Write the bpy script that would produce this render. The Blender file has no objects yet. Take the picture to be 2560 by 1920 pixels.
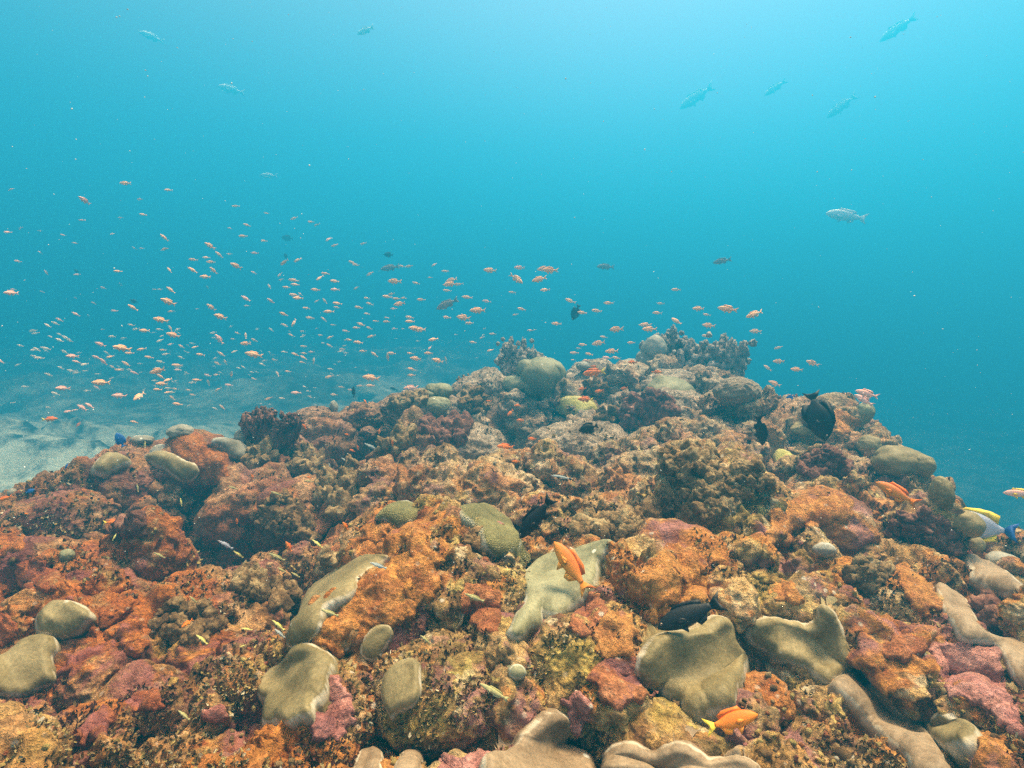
import bpy, bmesh, math, random
import numpy as np
from mathutils import Vector, Matrix
from mathutils.bvhtree import BVHTree

# ------------------------------------------------------------------ camera, water light, sun, exposure
random.seed(7)
rng = np.random.default_rng(11)
S = bpy.context.scene
COL = S.collection
PITCH = math.radians(8.0)
FPX = 1325.0                      # focal length in pixels of the 2560 px wide photograph
cam_d = bpy.data.cameras.new("camera")
cam = bpy.data.objects.new("camera", cam_d)
COL.objects.link(cam)
cam.location = (0, 0, 0)
cam.rotation_euler = (math.radians(90) - PITCH, 0, 0)
cam_d.sensor_width = 36.0
cam_d.lens = 36.0 * FPX / 2560.0
cam_d.clip_start = 0.02
cam_d.clip_end = 500
S.camera = cam

world = bpy.data.worlds.new("World")
S.world = world
world.use_nodes = True
wt = world.node_tree
wt.nodes.clear()
w_out = wt.nodes.new("ShaderNodeOutputWorld")
w_bg = wt.nodes.new("ShaderNodeBackground")
w_tc = wt.nodes.new("ShaderNodeTexCoord")
w_sep = wt.nodes.new("ShaderNodeSeparateXYZ")
w_ramp = wt.nodes.new("ShaderNodeValToRGB")
wt.links.new(w_tc.outputs["Generated"], w_sep.inputs[0])
w_map = wt.nodes.new("ShaderNodeMapRange")
w_map.inputs["From Min"].default_value = -1
w_map.inputs["From Max"].default_value = 1
wt.links.new(w_sep.outputs["Z"], w_map.inputs["Value"])
wt.links.new(w_map.outputs[0], w_ramp.inputs[0])
stops = [(0.0, (0.03, 0.025, 0.02)), (0.42, (0.01, 0.04, 0.06)), (0.50, (0.0, 0.10, 0.27)),
         (0.56, (0.006, 0.125, 0.29)), (0.64, (0.07, 0.10, 0.19)), (0.73, (0.21, 0.13, 0.18)),
         (0.86, (0.19, 0.21, 0.29)), (0.93, (1.7, 1.12, 0.66)), (1.0, (2.3, 1.5, 0.85))]
cr = w_ramp.color_ramp
while len(cr.elements) < len(stops):
    cr.elements.new(0.5)
for e, (p, c) in zip(cr.elements, stops):
    e.position = p
    e.color = (*c, 1)
# soft glow of the surface light, high to the right
w_dot = wt.nodes.new("ShaderNodeVectorMath")
w_dot.operation = 'DOT_PRODUCT'
gd = Vector((0.72, 0.72, 0.50)).normalized()
w_dot.inputs[1].default_value = gd
wt.links.new(w_tc.outputs["Generated"], w_dot.inputs[0])
w_g = wt.nodes.new("ShaderNodeMapRange")
w_g.interpolation_type = 'SMOOTHSTEP'
w_g.inputs["From Min"].default_value = 0.55
w_g.inputs["From Max"].default_value = 1.0
wt.links.new(w_dot.outputs["Value"], w_g.inputs["Value"])
w_mix = wt.nodes.new("ShaderNodeMix")
w_mix.data_type = 'RGBA'
w_mix.blend_type = 'ADD'
wt.links.new(w_g.outputs[0], w_mix.inputs[0])
wt.links.new(w_ramp.outputs[0], w_mix.inputs[6])
w_mix.inputs[7].default_value = (0.11, 0.05, 0.07, 1)
# the open water is darker away to both sides
w_d2 = wt.nodes.new("ShaderNodeVectorMath")
w_d2.operation = 'DOT_PRODUCT'
w_d2.inputs[1].default_value = Vector((0.20, 0.95, 0.25)).normalized()
wt.links.new(w_tc.outputs["Generated"], w_d2.inputs[0])
w_m2 = wt.nodes.new("ShaderNodeMapRange")
w_m2.inputs["From Min"].default_value = 0.55
w_m2.inputs["From Max"].default_value = 1.0
w_m2.inputs["To Min"].default_value = 0.6
w_m2.inputs["To Max"].default_value = 1.0
wt.links.new(w_d2.outputs["Value"], w_m2.inputs["Value"])
w_up = wt.nodes.new("ShaderNodeMapRange")
w_up.inputs["From Min"].default_value = 0.5
w_up.inputs["From Max"].default_value = 0.75
wt.links.new(w_sep.outputs["Z"], w_up.inputs["Value"])
w_mx = wt.nodes.new("ShaderNodeMath")
w_mx.operation = 'MAXIMUM'
wt.links.new(w_m2.outputs[0], w_mx.inputs[0])
wt.links.new(w_up.outputs[0], w_mx.inputs[1])
w_mul = wt.nodes.new("ShaderNodeVectorMath")
w_mul.operation = 'SCALE'
wt.links.new(w_mix.outputs[2], w_mul.inputs[0])
wt.links.new(w_mx.outputs[0], w_mul.inputs["Scale"])
wt.links.new(w_mul.outputs[0], w_bg.inputs[0])
w_bg.inputs[1].default_value = 0.92
wt.links.new(w_bg.outputs[0], w_out.inputs[0])

sun_d = bpy.data.lights.new("sun", 'SUN')
sun_d.energy = 5.0
sun_d.angle = math.radians(18)
sun_d.color = (1.0, 0.80, 0.48)
sun = bpy.data.objects.new("sun", sun_d)
COL.objects.link(sun)
sun_dir = Vector((0.34, 0.30, 1.0)).normalized()     # towards the light
sun.rotation_euler = sun_dir.to_track_quat('Z', 'Y').to_euler()

S.view_settings.view_transform = 'Standard'
S.view_settings.look = 'None'
S.view_settings.exposure = 2.3
S.view_settings.gamma = 1.0
S.render.engine = 'CYCLES'
S.cycles.use_denoising = False
S.cycles.max_bounces = 6
S.cycles.volume_bounces = 1
S.cycles.diffuse_bounces = 3
S.cycles.caustics_reflective = False
S.cycles.caustics_refractive = False

# ------------------------------------------------------------------ helpers
UPV = np.array([0, math.sin(PITCH), math.cos(PITCH)])
FWD = np.array([0, math.cos(PITCH), -math.sin(PITCH)])
RGT = np.array([1.0, 0, 0])
K = 900.0 / 2212.0
CROP = dict(A=(0, 400), B=(850, 500), C=(1660, 700), D=(0, 1245), E=(600, 1245), F=(1400, 1245), G=(1860, 1245), H=(0, 900))


def px(c, x, y):
    """crop coordinates -> photograph pixels"""
    if c == 'S':
        return (x, y)
    if c == 'V':
        return (x * 2560 / 2212, y * 2560 / 2212)
    ox, oy = CROP[c]
    return (ox + x * K, oy + y * K)


def rays(X, Y):
    X = np.asarray(X, float); Y = np.asarray(Y, float)
    return (((X - 1280) / FPX)[..., None] * RGT + (-(Y - 960) / FPX)[..., None] * UPV + FWD)


def ray(x, y):
    return rays(np.array(x), np.array(y))


def smooth(a, b, x):
    t = np.clip((x - a) / (b - a), 0, 1)
    return t * t * (3 - 2 * t)


def _hash(ix, iy, iz, seed):
    h = (ix.astype(np.int64) * 374761393 + iy.astype(np.int64) * 668265263 + iz.astype(np.int64) * 2147483647 + seed * 974634777) & 0xffffffff
    h = ((h ^ (h >> 13)) * 1274126177) & 0xffffffff
    h = ((h ^ (h >> 16)) * 2246822519) & 0xffffffff
    return (h ^ (h >> 15)) & 0xffffffff


def vnoise(P, scale, seed=0):
    """gradient noise, about -1..1"""
    Q = P * scale
    F = np.floor(Q)
    f = Q - F
    I = F.astype(np.int64)
    u = f * f * f * (f * (f * 6 - 15) + 10)
    res = 0
    for dx in (0, 1):
        wx = u[:, 0] if dx else 1 - u[:, 0]
        for dy in (0, 1):
            wy = u[:, 1] if dy else 1 - u[:, 1]
            for dz in (0, 1):
                wz = u[:, 2] if dz else 1 - u[:, 2]
                h = _hash(I[:, 0] + dx, I[:, 1] + dy, I[:, 2] + dz, seed)
                gx = ((h & 255) / 127.5 - 1); gy = (((h >> 8) & 255) / 127.5 - 1); gz = (((h >> 16) & 255) / 127.5 - 1)
                g = gx * (f[:, 0] - dx) + gy * (f[:, 1] - dy) + gz * (f[:, 2] - dz)
                res = res + g * wx * wy * wz
    return res * 1.3


def fbm(P, scale, octaves=4, seed=0, gain=0.5, billow=False):
    a, r = 1.0, 0
    for o in range(octaves):
        n = vnoise(P, scale * 2 ** o, seed + o * 17)
        if billow:
            n = 0.5 - np.abs(n) * 1.4
        r = r + n * a
        a *= gain
    return r


def worley(P, scale, seed=0):
    """distance to the nearest feature point, 0..~1"""
    Q = P * scale
    F = np.floor(Q)
    I = F.astype(np.int64)
    f = Q - F
    best = np.full(len(P), 9.0)
    for dx in (-1, 0, 1):
        for dy in (-1, 0, 1):
            for dz in (-1, 0, 1):
                h = _hash(I[:, 0] + dx, I[:, 1] + dy, I[:, 2] + dz, seed)
                px_ = dx + (h & 1023) / 1023.0; py_ = dy + ((h >> 10) & 1023) / 1023.0; pz_ = dz + ((h >> 20) & 1023) / 1023.0
                d = (px_ - f[:, 0]) ** 2 + (py_ - f[:, 1]) ** 2 + (pz_ - f[:, 2]) ** 2
                best = np.minimum(best, d)
    return np.sqrt(best)


def make_mesh(name, V, F, mats, smooth_shade=True, attr=None, face_mat=None):
    me = bpy.data.meshes.new(name)
    V = np.asarray(V, np.float32)
    if isinstance(F, np.ndarray):
        n, k = F.shape
        me.vertices.add(len(V))
        me.vertices.foreach_set("co", V.ravel())
        me.loops.add(n * k)
        me.loops.foreach_set("vertex_index", F.astype(np.int32).ravel())
        me.polygons.add(n)
        me.polygons.foreach_set("loop_start", np.arange(0, n * k, k, dtype=np.int32))
        me.polygons.foreach_set("loop_total", np.full(n, k, dtype=np.int32))
        me.update(calc_edges=True)
    else:
        me.from_pydata([tuple(v) for v in V], [], F)
        me.update()
    for m in (mats if isinstance(mats, (list, tuple)) else [mats]):
        me.materials.append(m)
    if face_mat is not None:
        me.polygons.foreach_set("material_index", np.asarray(face_mat, np.int32))
    if smooth_shade:
        me.polygons.foreach_set("use_smooth", np.ones(len(me.polygons), bool))
    if attr is not None:
        for k_, v_ in attr.items():
            a = me.attributes.new(k_, 'FLOAT', 'POINT')
            a.data.foreach_set("value", np.asarray(v_, np.float32))
    me.validate()
    return me


def tag(o, label=None, cat=None, group=None, kind=None):
    if label: o["label"] = label
    if cat: o["category"] = cat
    if group: o["group"] = group
    if kind: o["kind"] = kind
    return o


def link(name, me, loc=(0, 0, 0), parent=None):
    o = bpy.data.objects.new(name, me)
    o.location = loc
    COL.objects.link(o)
    if parent:
        o.parent = parent
    return o


def thing_mesh(name, V, F, mats, **kw):
    """mesh whose origin sits at the base of the thing"""
    V = np.asarray(V, float)
    c = np.array([(V[:, 0].min() + V[:, 0].max()) / 2, (V[:, 1].min() + V[:, 1].max()) / 2, V[:, 2].min()])
    me = make_mesh(name, V - c, F, mats, **kw)
    return link(name, me, tuple(c))


TREES = []


def add_tree(V, F):
    TREES.append(BVHTree.FromPolygons([tuple(v) for v in V], [tuple(int(i) for i in f) for f in F]))


def cast(x, y, first=None):
    d = Vector(ray(x, y))
    best = None
    for t in (TREES if first is None else TREES[:first]):
        h = t.ray_cast(Vector((0, 0, 0)), d.normalized())
        if h[0] is not None and (best is None or h[3] < best[3]):
            best = h
    return best


def cast_dist(x, y, default=40.0):
    h = cast(x, y)
    return h[3] if h else default


# ------------------------------------------------------------------ materials
def new_mat(name):
    m = bpy.data.materials.new(name)
    m.use_nodes = True
    nt = m.node_tree
    nt.nodes.clear()
    out = nt.nodes.new("ShaderNodeOutputMaterial")
    bs = nt.nodes.new("ShaderNodeBsdfPrincipled")
    nt.links.new(bs.outputs[0], out.inputs[0])
    return m, nt, bs


class NT:
    def __init__(s, nt):
        s.nt = nt
        g = nt.nodes.new("ShaderNodeNewGeometry")
        s.pos = g.outputs["Position"]
        s.geo = g

    def node(s, t, **kw):
        n = s.nt.nodes.new(t)
        for k, v in kw.items():
            setattr(n, k, v)
        return n

    def set(s, sock, v):
        if isinstance(v, bpy.types.NodeSocket):
            s.nt.links.new(v, sock)
        elif isinstance(v, (tuple, list)) and len(v) == 3 and sock.type == 'RGBA':
            sock.default_value = (*v, 1)
        else:
            sock.default_value = v

    def noise(s, scale, detail=4, rough=0.55, vec=None, off=0.0, dist=0.0):
        n = s.node("ShaderNodeTexNoise")
        n.inputs["Scale"].default_value = scale
        n.inputs["Detail"].default_value = detail
        n.inputs["Roughness"].default_value = rough
        n.inputs["Distortion"].default_value = dist
        v = vec or s.pos
        if off:
            a = s.node("ShaderNodeVectorMath", operation='ADD')
            s.set(a.inputs[0], v)
            a.inputs[1].default_value = (off, off * 1.7, -off)
            v = a.outputs[0]
        s.set(n.inputs["Vector"], v)
        return n.outputs[0]

    def vor(s, scale, feature='F1', vec=None, out=0):
        n = s.node("ShaderNodeTexVoronoi", feature=feature)
        n.inputs["Scale"].default_value = scale
        s.set(n.inputs["Vector"], vec or s.pos)
        return n.outputs[out]

    def ramp(s, fac, stops, interp='LINEAR'):
        n = s.node("ShaderNodeValToRGB")
        n.color_ramp.interpolation = interp
        e = n.color_ramp.elements
        while len(e) < len(stops):
            e.new(0.5)
        for a, (p, c) in zip(e, stops):
            a.position = p
            a.color = (*c, 1) if isinstance(c, tuple) else (c, c, c, 1)
        s.set(n.inputs[0], fac)
        return n.outputs[0]

    def rng(s, v, a, b, c=0.0, d=1.0):
        n = s.node("ShaderNodeMapRange")
        s.set(n.inputs["Value"], v)
        for k, x in zip(("From Min", "From Max", "To Min", "To Max"), (a, b, c, d)):
            n.inputs[k].default_value = x
        return n.outputs[0]

    def mix(s, f, a, b, mode='MIX'):
        n = s.node("ShaderNodeMix", data_type='RGBA', blend_type=mode)
        s.set(n.inputs[0], f); s.set(n.inputs[6], a); s.set(n.inputs[7], b)
        return n.outputs[2]

    def math(s, op, a, b=0.0, clamp=False):
        n = s.node("ShaderNodeMath", operation=op, use_clamp=clamp)
        s.set(n.inputs[0], a); s.set(n.inputs[1], b)
        return n.outputs[0]

    def sep(s, v):
        n = s.node("ShaderNodeSeparateXYZ")
        s.set(n.inputs[0], v)
        return n.outputs

    def bump(s, h, strength, dist, normal=None):
        n = s.node("ShaderNodeBump")
        n.inputs["Strength"].default_value = strength
        n.inputs["Distance"].default_value = dist
        s.set(n.inputs["Height"], h)
        if normal:
            s.set(n.inputs["Normal"], normal)
        return n.outputs[0]


def rock_mat(name, orange=0.5, maroon=0.3, grey=0.0, yellow=0.4, off=0.0, spots=1.0, oc1=(0.28, 0.065, 0.018), oc2=(0.70, 0.30, 0.06), far_on=1.0):
    m, nt, bs = new_mat(name)
    N = NT(nt)
    xyz = N.sep(N.pos)
    n2 = N.noise(9, 8, 0.68, off=off + 1)
    n3 = N.noise(70, 6, 0.7, off=off + 3)
    turf = N.ramp(n2, [(0.22, (0.095, 0.043, 0.015)), (0.34, (0.24, 0.125, 0.036)), (0.44, (0.46, 0.26, 0.09)),
                       (0.56, (0.56, 0.37, 0.17)), (0.72, (0.68, 0.50, 0.30))])
    # fine light and dark turf tufts
    n4 = N.noise(210, 4, 0.7, off=off + 2)
    fine = N.ramp(N.math('ADD', N.math('MULTIPLY', n3, 0.6), N.math('MULTIPLY', n4, 0.4)), [(0.36, 0.30), (0.47, 0.80), (0.54, 1.2), (0.64, 2.1)])
    c = N.mix(1.0, turf, fine, 'MULTIPLY')
    # yellow-olive turf
    my = N.rng(N.noise(4.2, 6, 0.6, off=off + 12), 0.60 - 0.12 * yellow, 0.72 - 0.12 * yellow)
    c = N.mix(N.math('MULTIPLY', my, 0.75), c, N.mix(N.rng(n3, 0.38, 0.64), (0.20, 0.135, 0.028), (0.68, 0.52, 0.13)))
    # mosaic of small growths
    wv = N.node("ShaderNodeVectorMath", operation='ADD')
    nv = N.node("ShaderNodeTexNoise"); nv.inputs["Scale"].default_value = 40; nv.inputs["Detail"].default_value = 3
    N.set(nv.inputs["Vector"], N.pos)
    sc = N.node("ShaderNodeVectorMath", operation='SCALE'); N.set(sc.inputs[0], nv.outputs[1]); sc.inputs["Scale"].default_value = 0.045
    N.set(wv.inputs[0], N.pos); N.set(wv.inputs[1], sc.outputs[0])
    vc = N.sep(N.vor(46, vec=wv.outputs[0], out=1))[0]
    mos = N.ramp(vc, [(0.0, (0.09, 0.045, 0.025)), (0.22, (0.30, 0.19, 0.075)), (0.36, (0.20, 0.055, 0.05)), (0.48, (0.52, 0.40, 0.13)),
                      (0.58, (0.13, 0.075, 0.035)), (0.72, (0.42, 0.17, 0.05)), (0.82, (0.60, 0.50, 0.34)), (0.90, (0.24, 0.09, 0.10))], 'CONSTANT')
    c = N.mix(N.math('MULTIPLY', N.rng(N.noise(6, 4, 0.6, off=off + 44), 0.40, 0.58), 0.6), c, N.mix(1.0, mos, fine, 'MULTIPLY'))
    # orange sponge crust
    mo = N.rng(N.noise(5.5, 7, 0.6, off=off + 5, dist=0.4), 0.63 - 0.14 * orange, 0.67 - 0.14 * orange)
    oc = N.mix(N.rng(N.noise(22, 6, 0.65, off=off + 2), 0.3, 0.7), oc1, oc2)
    oc = N.mix(0.75, oc, N.mix(1.0, oc, fine, 'MULTIPLY'))
    c = N.mix(N.math('MULTIPLY', mo, 0.85), c, oc)
    # maroon / pink coralline crust
    mm = N.rng(N.noise(6.5, 7, 0.62, off=off + 21, dist=0.5), 0.63 - 0.16 * maroon, 0.69 - 0.16 * maroon)
    pc = N.mix(N.rng(N.noise(16, 5, 0.6, off=off + 8), 0.38, 0.68), (0.15, 0.042, 0.045), (0.56, 0.26, 0.26))
    c = N.mix(N.math('MULTIPLY', mm, 0.8), c, pc)
    # bare pale spots and chips
    v = N.vor(38)
    mw = N.math('MULTIPLY', N.rng(v, 0.20, 0.12), N.rng(N.noise(7, 4, 0.5, off=off + 31), 0.50, 0.60))
    c = N.mix(N.math('MULTIPLY', mw, 0.8 * spots), c, (0.72, 0.62, 0.50))
    # the farther corals are greyer and less overgrown with red
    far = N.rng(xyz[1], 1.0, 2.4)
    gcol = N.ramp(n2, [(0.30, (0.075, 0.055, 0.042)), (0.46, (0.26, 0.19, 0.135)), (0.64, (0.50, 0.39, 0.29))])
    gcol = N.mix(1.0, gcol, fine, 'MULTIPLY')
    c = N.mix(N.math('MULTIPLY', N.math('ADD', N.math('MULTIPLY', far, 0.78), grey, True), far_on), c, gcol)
    # the left side is a darker red-brown growth
    left = N.rng(xyz[0], -0.10, -0.75)
    c = N.mix(N.math('MULTIPLY', left, 0.7), c, N.mix(1.0, c, (0.80, 0.50, 0.38), "MULTIPLY"))
    N.set(bs.inputs["Base Color"], c)
    bs.inputs["Roughness"].default_value = 0.85
    bs.inputs["Specular IOR Level"].default_value = 0.15
    h = N.math('ADD', N.math('MULTIPLY', n3, 0.7), N.math('MULTIPLY', n4, 0.45))
    N.set(bs.inputs["Normal"], N.bump(h, 1.0, 0.02))
    return m


M_ROCK = rock_mat("reef rock", orange=0.86, maroon=0.48, yellow=0.6)
M_BOUL = [rock_mat("turf boulder", orange=0.65, maroon=0.3, yellow=1.0, off=40),
          rock_mat("orange boulder", orange=1.25, maroon=0.35, yellow=0.4, off=60),
          rock_mat("maroon boulder", orange=0.8, maroon=1.0, yellow=0.2, off=80),
          rock_mat("grey boulder", orange=0.25, maroon=0.3, yellow=0.3, grey=0.45, off=100)]


def coral_mat(name, c1, c2, rimc=(0.75, 0.70, 0.60), rim=1.0, tex='smooth', rough=0.6):
    m, nt, bs = new_mat(name)
    N = NT(nt)
    n = N.noise(11, 5, 0.6, off=3)
    c = N.mix(N.rng(n, 0.35, 0.68), c1, c2)
    f = N.noise(160, 3, 0.6)
    c = N.mix(N.math("MULTIPLY", N.rng(N.noise(28, 6, 0.72, off=7), 0.52, 0.70), 0.55), c, N.mix(1.0, c, (0.55, 0.5, 0.42), "MULTIPLY"))
    c = N.mix(1.0, c, N.ramp(f, [(0.3, 0.78), (0.7, 1.2)]), 'MULTIPLY')
    a = N.node("ShaderNodeAttribute", attribute_name="rim")
    e = N.math('ADD', a.outputs["Fac"], N.math('MULTIPLY', N.math('SUBTRACT', N.noise(30, 2, 0.5), 0.5), 0.5))
    c = N.mix(N.math('MULTIPLY', N.rng(e, 0.15, 0.0), rim), c, rimc)
    v = N.vor(24)
    sp = N.math('MULTIPLY', N.rng(v, 0.14, 0.09), N.rng(N.noise(9, 2, 0.5, off=9), 0.54, 0.60))
    c = N.mix(N.math('MULTIPLY', sp, 0.75), c, (0.72, 0.68, 0.60))
    N.set(bs.inputs["Base Color"], c)
    bs.inputs["Roughness"].default_value = rough
    bs.inputs["Specular IOR Level"].default_value = 0.25
    if tex == 'brain':
        vv = N.vor(230, 'DISTANCE_TO_EDGE')
        N.set(bs.inputs["Normal"], N.bump(vv, 0.9, 0.006))
        c2_ = N.mix(N.rng(vv, 0.0, 0.25), N.mix(1.0, c, (0.65, 0.66, 0.6), 'MULTIPLY'), c)
        N.set(bs.inputs["Base Color"], c2_)
    elif tex == 'crust':
        h = N.math('ADD', N.noise(40, 6, 0.7), N.math('MULTIPLY', f, 0.4))
        N.set(bs.inputs["Normal"], N.bump(h, 0.8, 0.012))
    else:
        h = N.math('ADD', N.math('MULTIPLY', N.noise(30, 3, 0.5), 0.7), N.math('MULTIPLY', N.vor(260), 0.12))
        N.set(bs.inputs["Normal"], N.bump(h, 0.4, 0.006))
    return m


M_OLIVE = coral_mat("olive encrusting coral", (0.150, 0.112, 0.046), (0.280, 0.215, 0.105), rimc=(0.50, 0.43, 0.33))
M_TAUPE = coral_mat("taupe encrusting coral", (0.185, 0.125, 0.075), (0.310, 0.220, 0.140), rimc=(0.50, 0.43, 0.33))
M_GREYG = coral_mat("grey green coral", (0.160, 0.150, 0.080), (0.28, 0.26, 0.155), rim=0.5)
M_PALE = coral_mat("pale coral", (0.18, 0.165, 0.13), (0.31, 0.285, 0.235), rim=0.3)
M_BRAIN = coral_mat("green brain coral", (0.15, 0.13, 0.045), (0.29, 0.25, 0.10), rim=0.6, tex='brain')
M_YELLOW = coral_mat("yellow coral", (0.34, 0.30, 0.07), (0.52, 0.46, 0.15), rim=0.2, tex='crust')
M_DOMEB = coral_mat("brown dome coral", (0.17, 0.12, 0.085), (0.30, 0.22, 0.14), rim=0.2, tex='crust')


def crust_mat(name, a, b, d, rim=0.35):
    m, nt, bs = new_mat(name)
    N = NT(nt)
    n = N.noise(13, 8, 0.66, off=5)
    c = N.ramp(n, [(0.30, d), (0.45, a), (0.62, b), (0.78, tuple(min(1, x * 1.25) for x in b))])
    n3 = N.noise(75, 6, 0.7, off=2)
    c = N.mix(1.0, c, N.ramp(n3, [(0.3, 0.5), (0.5, 0.95), (0.72, 1.5)]), 'MULTIPLY')
    # overgrown by turf in places
    tm = N.rng(N.noise(8, 7, 0.7, off=17), 0.54, 0.62)
    c = N.mix(N.math('MULTIPLY', tm, 0.7), c, N.mix(N.rng(n3, 0.35, 0.65), (0.10, 0.06, 0.02), (0.42, 0.30, 0.10)))
    at = N.node("ShaderNodeAttribute", attribute_name="rim")
    e = N.math('ADD', at.outputs["Fac"], N.math('MULTIPLY', N.math('SUBTRACT', N.noise(60, 4, 0.7), 0.5), 0.9))
    c = N.mix(N.math('MULTIPLY', N.rng(e, 0.25, 0.0), rim), c, (0.75, 0.52, 0.36))
    N.set(bs.inputs["Base Color"], c)
    bs.inputs["Roughness"].default_value = 0.75
    bs.inputs["Specular IOR Level"].default_value = 0.2
    h = N.math('ADD', N.math('MULTIPLY', n3, 0.6), N.noise(28, 6, 0.7))
    N.set(bs.inputs["Normal"], N.bump(h, 0.8, 0.014))
    return m


M_ORANGE = rock_mat("orange sponge crust", orange=2.1, maroon=0.1, yellow=0.5, off=120, oc1=(0.30, 0.075, 0.020), oc2=(0.74, 0.34, 0.08), far_on=0.3)
M_RED = rock_mat("red orange crust", orange=2.1, maroon=0.5, yellow=0.2, off=140, oc1=(0.24, 0.045, 0.022), oc2=(0.56, 0.21, 0.085), far_on=0.3)
M_PINK = rock_mat("pink coralline crust", orange=2.3, maroon=0.2, yellow=0.1, off=160, oc1=(0.34, 0.10, 0.10), oc2=(0.66, 0.31, 0.28), far_on=0.3)


def plain_coral(name, dark, mid, light, sc=30):
    m, nt, bs = new_mat(name)
    N = NT(nt)
    n = N.noise(sc, 7, 0.68)
    c = N.ramp(n, [(0.30, dark), (0.50, mid), (0.70, light)])
    b = N.noise(9, 4, 0.6, off=4)
    c = N.mix(1.0, c, N.ramp(b, [(0.3, 0.6), (0.7, 1.3)]), 'MULTIPLY')
    N.set(bs.inputs["Base Color"], c)
    bs.inputs["Roughness"].default_value = 0.85
    bs.inputs["Specular IOR Level"].default_value = 0.15
    N.set(bs.inputs["Normal"], N.bump(N.noise(95, 6, 0.72), 0.9, 0.012))
    return m


M_KGREY = plain_coral("grey branching coral", (0.12, 0.095, 0.08), (0.32, 0.255, 0.215), (0.60, 0.48, 0.40))
M_KBROWN = plain_coral("brown knobbly coral", (0.06, 0.030, 0.016), (0.20, 0.115, 0.050), (0.44, 0.29, 0.14))
M_KMAROON = plain_coral("maroon knobbly coral", (0.06, 0.024, 0.020), (0.20, 0.085, 0.060), (0.42, 0.22, 0.15))
M_KTAN = plain_coral("tan finger coral", (0.08, 0.042, 0.020), (0.27, 0.170, 0.078), (0.58, 0.44, 0.24))

def frame_at(x, y):
    """screen-aligned basis at a pixel"""
    d = ray(x, y); d = d / np.linalg.norm(d)
    r = np.cross(d, [0, 0, 1]); r /= np.linalg.norm(r)
    return d, r, np.cross(r, d)


def on_plane(X, Y, X0, Y0, dist):
    """point seen at (X, Y) on the plane square to the line of sight of (X0, Y0) at that distance"""
    n = ray(X0, Y0); n = n / np.linalg.norm(n)
    d = ray(X, Y)
    return d * (dist / (d @ n))


def extent(X, Y, w, h, dist):
    return (np.linalg.norm(on_plane(X + w / 2, Y, X, Y, dist) - on_plane(X - w / 2, Y, X, Y, dist)) / 2,
            np.linalg.norm(on_plane(X, Y + h / 2, X, Y, dist) - on_plane(X, Y - h / 2, X, Y, dist)) / 2)


def ico(sub):
    bm = bmesh.new()
    bmesh.ops.create_icosphere(bm, subdivisions=sub, radius=1.0)
    V = np.array([v.co[:] for v in bm.verts]); F = np.array([[v.index for v in f.verts] for f in bm.faces])
    bm.free()
    return V, F


ICO = {k: ico(k) for k in (2, 3, 4, 5, 6, 7)}


# ------------------------------------------------------------------ reef height model
VIS = [(-300, 1700, .62), (300, 1700, .62), (700, 1700, .60), (1106, 1700, .60), (1500, 1700, .60), (1900, 1700, .62), (2500, 1700, .62),
       (-200, 1500, .80), (0, 1500, .80), (300, 1480, .85), (600, 1450, .85), (900, 1500, .74), (1106, 1500, .73), (1450, 1450, .76), (1750, 1430, .80),
       (1950, 1550, .76), (2150, 1450, .78), (2350, 1400, .85),
       (0, 1300, 1.05), (250, 1350, .98), (500, 1300, 1.12), (620, 1330, 1.12), (800, 1300, .93), (1000, 1270, .97), (1200, 1250, 1.02),
       (1420, 1200, 1.05), (1650, 1280, .98), (1900, 1300, .98), (2100, 1330, .98),
       (0, 1150, 1.45), (200, 1180, 1.35), (400, 1150, 1.55), (600, 1150, 1.6), (850, 1120, 1.25), (1000, 1150, 1.25), (1200, 1120, 1.4),
       (1400, 1080, 1.5), (1600, 1080, 1.5), (1760, 1090, 1.3), (1950, 1130, 1.35), (2080, 1180, 1.3), (2212, 1260, 1.15),
       (100, 1060, 1.75), (250, 1020, 1.85), (400, 1000, 1.9), (600, 1020, 2.0), (750, 1000, 2.1), (950, 1000, 1.9), (1080, 1015, 2.25),
       (1200, 1000, 1.8), (1400, 960, 1.95), (1600, 960, 1.9), (1750, 960, 1.9), (1880, 1000, 1.75), (1980, 1050, 1.6),
       (280, 970, 2.05), (400, 955, 2.15), (530, 975, 2.2), (650, 930, 2.5), (800, 930, 2.4), (950, 930, 2.3), (1080, 960, 2.5), (1250, 915, 2.3),
       (1400, 905, 2.3), (1600, 895, 2.3), (1750, 895, 2.25), (1850, 915, 2.15), (1930, 965, 1.9),
       (800, 875, 2.8), (950, 870, 2.9), (1080, 900, 2.60), (1130, 930, 2.52), (1190, 905, 2.62), (1000, 840, 3.1), (1100, 815, 3.2), (1200, 840, 3.0), (1280, 835, 3.1),
       (1350, 820, 3.1), (1450, 800, 3.2), (1550, 845, 3.0), (1650, 870, 2.8)]
DROP = [(-.97, 2.2, -1.3), (-.82, 2.35, -1.3), (-.7, 2.6, -1.3), (-.6, 2.75, -1.25), (-.5, 2.9, -1.3), (-.4, 3.2, -1.25), (-.27, 3.5, -1.2), (-.13, 3.75, -1.2),
        (0, 4.0, -1.1), (.1, 4.1, -1.0), (.2, 4.1, -1.0), (.35, 4.0, -1.1), (.5, 3.5, -1.2), (.6, 3.0, -1.2), (.7, 2.6, -1.2),
        (.8, 2.2, -1.2), (.9, 1.9, -1.2), (1.05, 1.7, -1.2), (1.35, 1.5, -1.2), (-1.35, 2.0, -1.2), (-1.9, 1.8, -1.3), (1.9, 1.2, -1.2),
        (-1.3, 1.3, -.75), (-1.3, .8, -.66), (1.3, .9, -.66), (-2.2, .9, -.9), (2.2, .8, -.9)]
cu, cw, cz = [], [], []
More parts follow.
